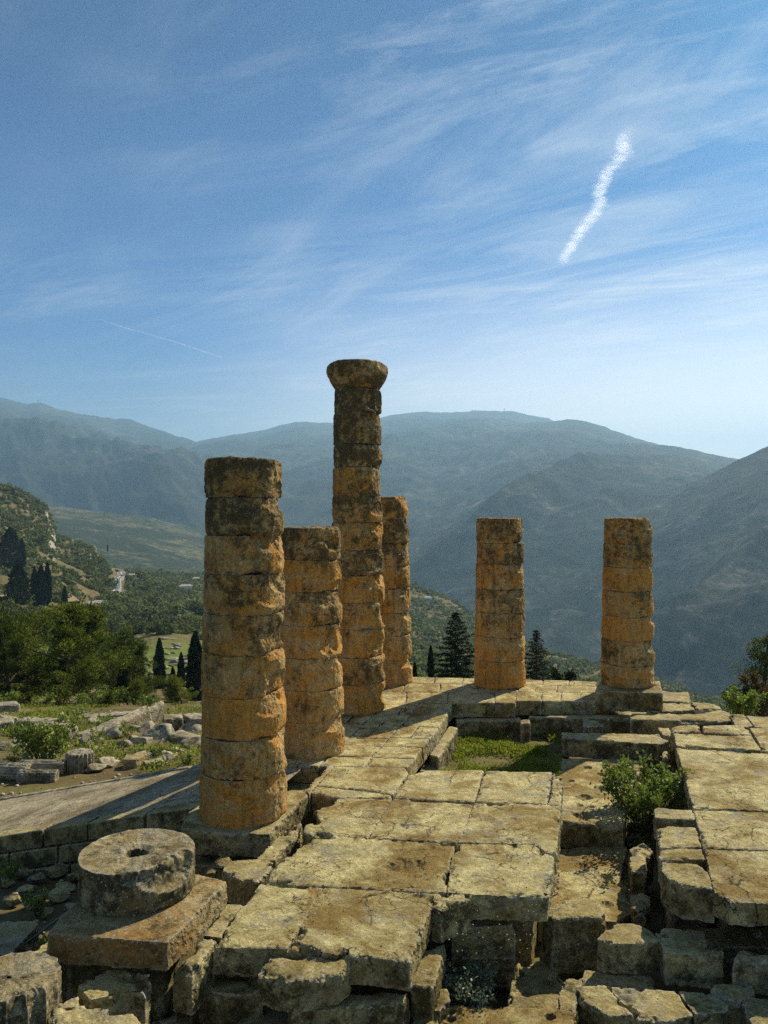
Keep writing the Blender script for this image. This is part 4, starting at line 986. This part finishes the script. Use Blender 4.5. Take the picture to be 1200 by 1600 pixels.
blk('dark stone bench at the back of the rubble field', [(136,1122),(148,1118),(160,1121),(158,1127),(140,1128)], -3.0, .5, M_grey)
blk('long pale slab on the ground under the pines', [(-20,1098),(25,1094),(32,1099),(-10,1103)], -4.5, .5, M_grey)
o = obj('fluted_drum', drum_mesh('fluted_drum', .46, .44, .60, 55, [(R(-80), .95, R(40), .3, .05)], 20, .03, False, 160, 14, .01), M_grey); p = at(117, 1207, -2.2); o.location = (p[0], p[1]+.4, -2.25)
tag(o, 'short upright fluted drum standing beside the ramp', 'column drum')
for i, (px, py, L, rr_, lb) in enumerate([(62,1208,1.5,.28,'fluted shaft piece lying next to the upright fluted drum'), (10,1212,1.4,.3,'fluted shaft piece lying at the left picture edge beyond the ramp'), (55,1222,1.2,.24,'thin fluted shaft piece lying closest to the ramp kerb')]):
    o = obj('shaft_fragment', drum_mesh('shaft_fragment', rr_, rr_*.93, L, 65+i, [(R(80), .9, R(40), .3, .06)], 18, .03, False, 130, 22, .008), M_grey)
    p = at(px, py, -2.15); o.location = (p[0]-L/2, p[1]+.2, -2.05); o.rotation_euler = (0, R(90), R(random.uniform(-8, 8))); tag(o, lb, 'column piece')

# hose and wire in the shaded corner
k = N('black_hose'); k.bsdf((.02, .02, .02), .22, None, .6); M_hose = k.m
hp = [np.array(atd(px, py, d)) for px, py, d in [(-30,1522,11.9),(16,1490,12.5),(60,1459,13.1),(95,1433,13.7),(128,1409,14.3),(150,1396,14.7)]]
tag(obj('hose', mesh_np('hose', *tube(hp, [.022]*6, 10)), M_hose), 'shiny black hose running past the fallen drum', 'hose')
wp = [np.array(atd(px, py, d)) for px, py, d in [(-40,1395,15.0),(40,1398,14.8),(90,1398,14.6),(132,1395,14.5)]]
tag(obj('wire', mesh_np('wire', *tube(wp, [.006]*4, 6)), M_hose), 'thin wire strung across the shaded corner at the left', 'wire')

# ------------------------------------------------------------------ roads and houses in the valley
def flat_mat(name, c, rough=.9, n=.15, s=.5):
    k = N(name); f = k.noise(k.pos(), s, 5, .6); k.bsdf(k.mix(k.math('MULTIPLY', f, n*2), c, tuple(x*.6 for x in c)), rough); return k.m
M_road = flat_mat('asphalt', (.17, .17, .175)); M_line = flat_mat('road_paint', (.75, .75, .72)); M_wallw = flat_mat('whitewash', (.78, .76, .70)); M_tile = flat_mat('roof_tiles', (.42, .36, .30)); M_dirt = flat_mat('bare_earth', (.34, .25, .14), s=.2)
def road(name, label, pix, width, mat=M_road, lines=True, lo=200.):
    P = np.array([on_ground(px, py, lo) for px, py in pix]); n = 60
    t = np.linspace(0, len(P)-1, n); C = np.stack([np.interp(t, np.arange(len(P)), P[:, j]) for j in range(3)], -1)
    for _ in range(5): C[1:-1] = (C[:-2]+2*C[1:-1]+C[2:])/4
    T = np.gradient(C[:, :2], axis=0); T /= np.linalg.norm(T, axis=1, keepdims=True); Nn = np.stack([-T[:, 1], T[:, 0]], -1)
    def strip(off0, off1, up, dn=0):
        V = []
        for o_ in (off0, off1): V.append(np.c_[C[:, :2]+Nn*o_, C[:, 2]+up])
        V = np.stack(V, 1).reshape(-1, 3); return V, grid_faces(n, 2)
    V, Q = strip(-width/2, width/2, 1.5)
    Vb = V.copy(); Vb[:, 2] -= 3; 
    parts = [(V, Q), strip(-width/2, -width/2+.001, 2.2)]
    sk = np.concatenate([V[0::2], Vb[0::2]]).reshape(2, n, 3).transpose(1, 0, 2).reshape(-1, 3); sk2 = np.concatenate([V[1::2], Vb[1::2]]).reshape(2, n, 3).transpose(1, 0, 2).reshape(-1, 3)
    o = obj(name, mesh_np(name, V, Q, smooth=False), mat); tag(o, label, None, None, 'structure')
    obj('embankment', mesh_np('embankment', *join([(sk, grid_faces(n, 2)), (sk2, grid_faces(n, 2))]), smooth=False), M_ground, o)
    if lines:
        l = obj('road_line', mesh_np('road_line', *join([strip(-.3, .3, 1.56), strip(-width/2+.3, -width/2+.6, 1.56), strip(width/2-.6, width/2-.3, 1.56)]), smooth=False), M_line, o)
road('road', 'grey road bending down the valley slope', [(177,932),(179,926),(182,920),(181,912),(184,906),(191,902),(189,897),(181,893)], 8.)
road('road', 'lower stretch of grey road on the left hillside', [(108,957),(125,952),(145,946),(160,943)], 6.)
road('path', 'bare earth track across the left hillside', [(-20,945),(20,935),(60,925),(90,930),(115,945)], 6., M_dirt, False)
def house(label, px, py, w, h, dp, loc=None, rz=.3, lo=300.):
    x, y, z = loc or on_ground(px, py, lo)
    r = empty('house', (x, y, z-1), label, 'house', 'distant houses in the valley', rz)
    bm = bmesh.new(); bmesh.ops.create_cube(bm, size=1.0); bmesh.ops.scale(bm, vec=(w, dp, h+3), verts=bm.verts); bmesh.ops.translate(bm, vec=(0, 0, (h+3)/2-1), verts=bm.verts)
    me = bpy.data.meshes.new('wall'); bm.to_mesh(me); bm.free(); obj('wall', me, M_wallw, r)
    zt = h+2; e = .5; hh = h*.35
    v = [(-w/2-e, -dp/2-e, zt), (w/2+e, -dp/2-e, zt), (w/2+e, dp/2+e, zt), (-w/2-e, dp/2+e, zt), (-w/2+dp*.3, 0, zt+hh), (w/2-dp*.3, 0, zt+hh)]
    f = [(0, 1, 5, 4), (2, 3, 4, 5), (1, 2, 5), (3, 0, 4), (3, 2, 1, 0)]
    me = bpy.data.meshes.new('roof'); me.from_pydata(v, [], f); obj('roof', me, M_tile, r)
    for i in range(max(2, int(w/4))):
        bm = bmesh.new(); q = bmesh.ops.create_cube(bm, size=1.0)['verts']; bmesh.ops.scale(bm, vec=(1.1, .12, 1.4), verts=q); bmesh.ops.translate(bm, vec=(-w/2+(i+.5)*w/max(2, int(w/4)), -dp/2-.03, h*.55+1), verts=q)
        me = bpy.data.meshes.new('window'); bm.to_mesh(me); bm.free(); obj('window', me, M_hose, r)
house('pale house among trees left of the nearest column', 290, 926, 11, 4, 7)
house('small house above the pale one by the nearest column', 306, 911, 9, 4, 6)
house('white hut beside the road bend', 214, 912, 6, 3, 5)
house('tiny white building on the olive slope behind the far pavement', 668, 942, 9, 4, 6)
house('long pale roofed building on the wooded slope right of the road', 205, 905, 9, 3, 5)

# masts on the summits
k = N('mast_steel'); k.bsdf((.3, .3, .3), .5); M_mast = k.m
for px, y0, y1, d, lb in [(788,645,638,9600,'thin radio mast on the hazy summit ridge'), (60,630,624,8700,'small mast on the farthest left summit')]:
    a = np.array(atd(px, y0+4, d)); b = np.array(atd(px, y1, d)); L = b[2]-a[2]
    parts = [tube([a, (a+b)/2, b], [5, 4, 2], 6)]+[tube([a+np.array([-8, 0, L*f]), a+np.array([8, 0, L*f])], [1.5, 1.5], 5) for f in (.6, .8, .95)]
    tag(obj('radio_mast', mesh_np('radio_mast', *join(parts)), M_mast), lb, 'mast')

# ------------------------------------------------------------------ scrub and trees over the near slopes
def clump(seed, n, leaf):
    g = np.random.default_rng(seed); Vs = []
    for i in range(6):
        c = g.normal(size=3)*np.array([.38, .38, .22])+np.array([0, 0, .55]); r = g.uniform(.3, .5)
        P, d = ball(n//6, r, c, (1, 1, .85), .75, g); Vs.append(leaf_quads(P, leaf, None, .7, g))
    return join(Vs)
hi = [clump(500+i, 420, .20) for i in range(6)]; lo_ = [clump(520+i, 90, .42) for i in range(4)]
hm = [mesh_np('scrub_tree', *c, smooth=False) for c in hi]; hm2 = [m.copy() for m in hm]
for m in hm: m.materials.append(M_scrub)
for m in hm2: m.materials.append(M_olive)
def area_points(x0, x1, d0, d1, per):
    n = int((x1-x0)/F*(d1*d1-d0*d0)/2/per); px = rng.uniform(x0, x1, n); d = np.sqrt(rng.uniform(d0*d0, d1*d1, n)); return px, d
XS = np.linspace(-500, 1340, 461); DG_, ZG_ = ground_at(XS)
def ground_z(px, d):
    i = np.clip(np.round((px+500)/4).astype(int), 0, len(XS)-1)
    return np.array([np.interp(dd, DG_[k], ZG_[k]) for k, dd in zip(i, d)])
def free(px, py):       # keep the roads, the lawn and the bare strips open
    bad = ((px > 195) & (px < 318) & (py > 992) & (py < 1095))
    bad |= ((px > 170) & (px < 198) & (py > 886) & (py < 938)) | ((px > 100) & (px < 166) & (py > 938) & (py < 962))
    return ~bad
allp = []
for (x0, x1, d0, d1, per, size, kind, thr) in [(-480, 180, 240, 900, 15, 3.4, 0, -.22), (-480, 180, 240, 900, 60, 4.4, 1, -.25), (150, 340, 260, 1080, 20, 4.4, 0, -.30), (170, 340, 300, 1080, 34, 5.2, 1, -.3), (420, 1300, 200, 1060, 42, 4.4, 1, -.25), (420, 1300, 200, 1060, 60, 4.0, 0, -.2), (-480, 340, 100, 260, 22, 3.0, 0, .0), (-480, -60, 60, 120, 14, 2.2, 0, -.2)]:
    px, d = area_points(x0, x1, d0, d1, per); z = ground_z(px, d); x = (px-CX)/F*d; py = CY+(H-z)/d*F
    ok = free(px, py) & (fbm(np.c_[x/38, d/38, 0*d], 3, 91+kind) > thr)
    s = size*rng.lognormal(0, .35, len(d))*.5
    allp.append(np.c_[x, d, z, s, np.full(len(d), kind), px, py][ok])
A = np.concatenate(allp)
app = A[:, 3]/A[:, 1]
vis = (A[:, 5] > 0) & (A[:, 5] < 1200) & ~((A[:, 5] > 325) & (A[:, 5] < 640))
score = np.where(vis & (A[:, 1] > 180), app, 0); order = np.argsort(-score)
ncount = {0: 0, 1: 0}; take = []
for j in order:
    kk = int(A[j, 4])
    if ncount[kk] < 150 and score[j] > 0: ncount[kk] += 1; take.append(j)
    if len(take) >= 300: break
for j in take:
    x, d, z, s, kd, px, py = A[j]; m = random.choice(hm2 if kd else hm)
    o = bpy.data.objects.new('olive_tree' if kd else 'scrub_bush', m); COL.objects.link(o)
    o.location = (x, d, z-.2*s); o.scale = (s*1.2, s*1.2, s*random.uniform(.9, 1.5)); o.rotation_euler = (0, 0, random.uniform(0, 6.28))
    if kd: tag(o, 'grey green rounded olive tree on the slopes below the ruins', 'tree', 'olive trees on the slopes')
    else: tag(o, 'dark green bushy scrub on the slopes beyond the pine grove', 'shrub', 'scrub bushes on the slopes')
rest = np.delete(A, take, 0)
def merge(pts, protos, seed):
    Vs = []; Qs = []; off = 0; g = np.random.default_rng(seed); pick = g.integers(0, len(protos), len(pts))
    for k, (V, Q) in enumerate(protos):
        p = pts[pick == k]; n = len(p); a = g.uniform(0, 6.28, n); ca, sa = np.cos(a)[:, None], np.sin(a)[:, None]; s = p[:, 3][:, None]
        X = (V[None, :, 0]*ca-V[None, :, 1]*sa)*s*1.2; Yy = (V[None, :, 0]*sa+V[None, :, 1]*ca)*s*1.2; Zz = V[None, :, 2]*s*g.uniform(.9, 1.5, n)[:, None]-.2*s
        W = np.stack([X+p[:, 0][:, None], Yy+p[:, 1][:, None], Zz+p[:, 2][:, None]], -1).reshape(-1, 3)
        q = (Q[None]+(np.arange(n)*len(V))[:, None, None]).reshape(-1, 4)+off
        Vs.append(W); Qs.append(q); off += len(W)
    return np.concatenate(Vs), np.concatenate(Qs)
for kd, mt, lb in ((0, M_scrub, 'far off dark scrub covering the valley slopes'), (1, M_olive, 'far off olive groves covering the valley slopes')):
    tag(obj('scrub' if kd == 0 else 'olive_groves', mesh_np('scrub', *merge(rest[rest[:, 4] == kd], lo_, 5+kd), smooth=False), mt), lb, None, None, 'stuff')
# ruins strewn on the green lawn
LG = 'stones of the ruins on the green lawn'
for _ in range(46):
    px, py = random.uniform(205, 312), random.uniform(1000, 1062); x, y, z = on_ground(px, py, 100)
    o = bpy.data.objects.new('rock', random.choice(rocks)); COL.objects.link(o); s = random.uniform(.5, 1.5)
    o.location = (x, y, z+.2); o.scale = (s*1.3, s*.8, s*.5); o.rotation_euler = (0, 0, random.uniform(-.3, .3))
    tag(o, 'pale stone of the low ruins on the green lawn', 'rock', LG)
HG = 'rock outcrops on the left hillside'
for px, py, w, h in [(76,822,3,9),(82,834,4,10),(88,842,4,8),(110,846,6,4),(124,858,7,4),(146,862,6,10),(152,872,6,9),(140,880,5,5),(70,806,4,8),(60,870,5,3),(90,880,5,3),(40,800,5,3),(128,866,5,5),(156,884,5,6)]:
    x, y, z = on_ground(px, py, 200); o = bpy.data.objects.new('rock_outcrop', random.choice(rocks)); COL.objects.link(o); s = y/F
    o.location = (x, y, z); o.scale = (w*s*.8, w*s*.8, h*s*.8); o.rotation_euler = (0, 0, random.uniform(0, 6)); tag(o, 'bare pale rock outcrop on the left hillside', 'rock', HG)

# ------------------------------------------------------------------ air, vapour trails, sky, sun, eye
k = N('haze_air'); v = k.n('ShaderNodeVolumePrincipled'); v.inputs['Color'].default_value = (.40, .70, 1.0, 1); v.inputs['Density'].default_value = 1.12e-4; v.inputs['Anisotropy'].default_value = .25
k.l(v.outputs[0], k.out.inputs['Volume']); M_haze = k.m
zmin = -790.; ztop = 1480.
bm = bmesh.new(); bmesh.ops.create_cube(bm, size=1.0); bmesh.ops.scale(bm, vec=(26000, 19000, ztop-zmin), verts=bm.verts); bmesh.ops.translate(bm, vec=(0, 6000, (ztop+zmin)/2), verts=bm.verts)
me = bpy.data.meshes.new('haze'); bm.to_mesh(me); bm.free()
tag(obj('haze', me, M_haze), 'thin blue haze filling the valley air', None, None, 'stuff')

def trail(name, label, pix, alt, width, dens, seed, sharp=1.0):
    P = []
    for px, py in pix:
        d = (alt-H)/((CY-py)/F); P.append(((px-CX)/F*d, d, alt))
    P = np.array(P); n = 90; t = np.linspace(0, len(P)-1, n); C = np.stack([np.interp(t, np.arange(len(P)), P[:, j]) for j in range(3)], -1)
    for _ in range(3): C[1:-1] = (C[:-2]+2*C[1:-1]+C[2:])/4
    V, Q = tube(C, np.full(n, width*2.1), 14); cap0 = list(range(14)); cap1 = list(range((n-1)*14, n*14))
    me = bpy.data.meshes.new(name); me.from_pydata(V.tolist(), [], Q.tolist()+[cap0[::-1], cap1]); me.update()
    # vapour that thins out from the trail's axis and breaks up along it
    k = N('vapour'); v = k.n('ShaderNodeVolumePrincipled'); v.inputs['Color'].default_value = (1, 1, 1, 1); v.inputs['Anisotropy'].default_value = .5
    g = k.n('ShaderNodeNewGeometry'); sp = k.n('ShaderNodeSeparateXYZ'); k.l(g.outputs['Position'], sp.inputs[0])
    o_ = np.argsort(C[:, 1]); ys, xs_ = C[o_, 1], C[o_, 0]; y0, y1, x0, x1 = ys[0], ys[-1], xs_.min()-1, xs_.max()+1
    u = k.math('DIVIDE', k.math('SUBTRACT', sp.outputs[1], float(y0)), float(y1-y0))
    fc = k.n('ShaderNodeFloatCurve'); cv_ = fc.mapping.curves[0]; sel = np.linspace(0, n-1, 14).astype(int)
    for i, j in enumerate(sel):
        loc = (float((ys[j]-y0)/(y1-y0)), float((xs_[j]-x0)/(x1-x0)))
        if i == 0: cv_.points[0].location = loc
        elif i == len(sel)-1: cv_.points[-1].location = loc
        else: cv_.points.new(*loc)
    fc.mapping.update(); k.l(u, fc.inputs['Value'])
    wob = k.math('MULTIPLY', k.math('SUBTRACT', k.noise(k.pos((.0, 1., 0.)), 1/(width*1.9), 4, .6), .5), width*2.2*sharp)
    xc = k.math('ADD', k.math('ADD', k.math('MULTIPLY', fc.outputs[0], float(x1-x0)), float(x0)), wob)
    wd = k.math('ADD', width*.25, k.math('MULTIPLY', k.noise(k.pos((.0, 1., 0.)), 1/(width*2.4), 5, .65), width*1.5))
    dx_ = k.math('DIVIDE', k.math('SUBTRACT', sp.outputs[0], xc), wd); dz_ = k.math('DIVIDE', k.math('SUBTRACT', sp.outputs[2], float(alt)), width*.9)
    r2 = k.math('ADD', k.math('MULTIPLY', dx_, dx_), k.math('MULTIPLY', dz_, dz_))
    nz = k.noise(k.pos((.45, 1.3, 1.6)), 1.0/(width*.9), 6, .62, .6)
    f = k.math('SUBTRACT', k.math('ADD', .62, k.math('MULTIPLY', k.math('SUBTRACT', nz, .5), 4.4)), r2)
    ends = k.ramp(u, [(.0, 0.), (.10, 1.)])
    k.l(k.math('MULTIPLY', k.math('MULTIPLY', k.math('MAXIMUM', f, 0.), ends), dens), v.inputs['Density']); k.l(v.outputs[0], k.out.inputs['Volume'])
    return tag(obj(name, me, k.m), label, 'vapour trail')
trail('vapour_trail', 'ragged white vapour trail rising in the right part of the sky', [(880,406),(895,380),(915,350),(938,325),(935,300),(950,268),(978,240),(970,215),(990,197)], 3200, 88, .0024, 3)
trail('vapour_trail', 'thin straight vapour trail low in the left part of the sky', [(158,501),(210,516),(270,533),(346,558)], 4200, 26, .012, 8, .3)

W = bpy.data.worlds.new('World'); S.world = W; W.use_nodes = True; t = W.node_tree; t.nodes.clear()
out = t.nodes.new('ShaderNodeOutputWorld'); bg = t.nodes.new('ShaderNodeBackground'); sky = t.nodes.new('ShaderNodeTexSky')
SUN_EL, SUN_AZ = 38., 39.
sky.sky_type = 'NISHITA'; sky.sun_disc = False; sky.sun_elevation = R(SUN_EL); sky.sun_rotation = R(SUN_AZ); sky.altitude = 600; sky.air_density = 1.0; sky.dust_density = 1.1; sky.ozone_density = 3.0
def wn(typ, **kw):
    n = t.nodes.new(typ)
    for a, b in kw.items(): setattr(n, a, b)
    return n
tc = wn('ShaderNodeTexCoord'); sep = wn('ShaderNodeSeparateXYZ'); t.links.new(tc.outputs['Generated'], sep.inputs[0])
zc = wn('ShaderNodeMath', operation='MAXIMUM'); t.links.new(sep.outputs[2], zc.inputs[0]); zc.inputs[1].default_value = .015
zo = wn('ShaderNodeMath', operation='ADD'); t.links.new(zc.outputs[0], zo.inputs[0]); zo.inputs[1].default_value = .06
dx = wn('ShaderNodeMath', operation='DIVIDE'); t.links.new(sep.outputs[0], dx.inputs[0]); t.links.new(zo.outputs[0], dx.inputs[1])
dy = wn('ShaderNodeMath', operation='DIVIDE'); t.links.new(sep.outputs[1], dy.inputs[0]); t.links.new(zo.outputs[0], dy.inputs[1])
cb = wn('ShaderNodeCombineXYZ'); t.links.new(dx.outputs[0], cb.inputs[0]); t.links.new(dy.outputs[0], cb.inputs[1])
def cirrus(rot, sc, nscale, lo, hi, detail=9, rough=.62, dist=.6):
    mp = wn('ShaderNodeMapping', vector_type='TEXTURE'); mp.inputs['Rotation'].default_value = (0, 0, R(-rot)); mp.inputs['Scale'].default_value = tuple(1/q for q in sc); t.links.new(cb.outputs[0], mp.inputs[0])
    nz = wn('ShaderNodeTexNoise'); nz.inputs['Scale'].default_value = nscale; nz.inputs['Detail'].default_value = detail; nz.inputs['Roughness'].default_value = rough; nz.inputs['Distortion'].default_value = dist
    t.links.new(mp.outputs[0], nz.inputs['Vector'])
    rp = wn('ShaderNodeMapRange'); rp.inputs['From Min'].default_value = lo; rp.inputs['From Max'].default_value = hi; rp.clamp = True; t.links.new(nz.outputs['Fac'], rp.inputs[0]); return rp.outputs[0]
def wm(op, a, b):
    n = wn('ShaderNodeMath', operation=op)
    for i, v in enumerate((a, b)):
        if isinstance(v, (int, float)): n.inputs[i].default_value = v
        else: t.links.new(v, n.inputs[i])
    return n.outputs[0]
c1 = cirrus(50, (.5, 1.5, 1), 1.3, .46, .80, 11, .68, 1.1); c2 = cirrus(20, (.45, 1.7, 1), 1.4, .50, .82, 11, .70, .9); big = cirrus(10, (1, 1, 1), .45, .38, .62, 3)
low = cirrus(4, (.16, 1.0, 1), .8, .55, .70, 8)
lowm = wn('ShaderNodeMapRange'); lowm.inputs['From Min'].default_value = .30; lowm.inputs['From Max'].default_value = .12; t.links.new(sep.outputs[2], lowm.inputs[0])
lowhi = wn('ShaderNodeMapRange'); lowhi.inputs['From Min'].default_value = .10; lowhi.inputs['From Max'].default_value = .14; t.links.new(sep.outputs[2], lowhi.inputs[0])
cl = wm('ADD', wm('MULTIPLY', wm('MULTIPLY', wm('ADD', c1, c2), big), .95), wm('MULTIPLY', wm('MULTIPLY', low, lowm.outputs[0]), .8))
side_ = wn('ShaderNodeMapRange'); side_.inputs['From Min'].default_value = -.25; side_.inputs['From Max'].default_value = .5; side_.inputs['To Min'].default_value = .55; side_.inputs['To Max'].default_value = 1.5; t.links.new(sep.outputs[0], side_.inputs[0])
cl = wm('MINIMUM', wm('MULTIPLY', cl, side_.outputs[0]), .8)
tr = wn('ShaderNodeValToRGB'); t.links.new(sep.outputs[2], tr.inputs[0]); e0, e1 = tr.color_ramp.elements
e0.position = .02; e0.color = (1.6, 1.45, 1.3, 1); e1.position = .5; e1.color = (.11, .45, .80, 1)
e2 = tr.color_ramp.elements.new(.2); e2.color = (.215, .66, 1.15, 1)
tm = wn('ShaderNodeMix', data_type='RGBA', blend_type='MULTIPLY'); tm.inputs[0].default_value = 1.; t.links.new(sky.outputs[0], tm.inputs[6]); t.links.new(tr.outputs[0], tm.inputs[7])
mx = wn('ShaderNodeMix', data_type='RGBA'); t.links.new(cl, mx.inputs[0]); t.links.new(tm.outputs[2], mx.inputs[6])
mx.inputs[7].default_value = (10., 10.8, 11.6, 1)
# the bright veil low in the sky on the sun's side
dn = wn('ShaderNodeVectorMath', operation='DOT_PRODUCT'); t.links.new(tc.outputs['Generated'], dn.inputs[0]); dn.inputs[1].default_value = (math.sin(R(SUN_AZ-6)), math.cos(R(SUN_AZ-6)), 0)
v1 = wn('ShaderNodeMapRange'); v1.interpolation_type = 'SMOOTHSTEP'; v1.inputs['From Min'].default_value = .62; v1.inputs['From Max'].default_value = 1.0; t.links.new(dn.outputs['Value'], v1.inputs[0])
v2 = wn('ShaderNodeMapRange'); v2.interpolation_type = 'SMOOTHSTEP'; v2.inputs['From Min'].default_value = .34; v2.inputs['From Max'].default_value = .0; t.links.new(sep.outputs[2], v2.inputs[0])
gl = wn('ShaderNodeMix', data_type='RGBA'); t.links.new(wm('MULTIPLY', wm('MULTIPLY', v1.outputs[0], v2.outputs[0]), 1.0), gl.inputs[0]); t.links.new(mx.outputs[2], gl.inputs[6]); gl.inputs[7].default_value = (24., 22., 20.5, 1)
t.links.new(gl.outputs[2], bg.inputs[0]); bg.inputs[1].default_value = .052; t.links.new(bg.outputs[0], out.inputs[0])

sd = Vector((math.cos(R(SUN_EL))*math.sin(R(SUN_AZ)), math.cos(R(SUN_EL))*math.cos(R(SUN_AZ)), math.sin(R(SUN_EL))))
sl = bpy.data.lights.new('sun', 'SUN'); sl.energy = 5.0; sl.angle = R(.5); sl.color = (1.0, .89, .69)
so = bpy.data.objects.new('sun', sl); COL.objects.link(so); so.rotation_euler = sd.to_track_quat('Z', 'Y').to_euler(); so.location = sd*50
cam = bpy.data.cameras.new('camera'); co_ = bpy.data.objects.new('camera', cam); COL.objects.link(co_)
co_.location = (0, 0, H); co_.rotation_euler = (R(90), 0, 0); cam.sensor_fit = 'HORIZONTAL'; cam.sensor_width = 36; cam.lens = 36*F/1200.; cam.clip_start = .1; cam.clip_end = 80000
S.camera = co_
S.render.resolution_x, S.render.resolution_y = 768, 1024
S.view_settings.view_transform = 'Standard'; S.view_settings.look = 'None'; S.view_settings.exposure = .64; S.view_settings.gamma = 1.
S.cycles.use_denoising = False; S.cycles.volume_bounces = 0; S.cycles.max_bounces = 8
try: S.cycles.denoiser = 'OPENIMAGEDENOISE'; S.cycles.denoising_prefilter = 'ACCURATE'
except Exception: pass
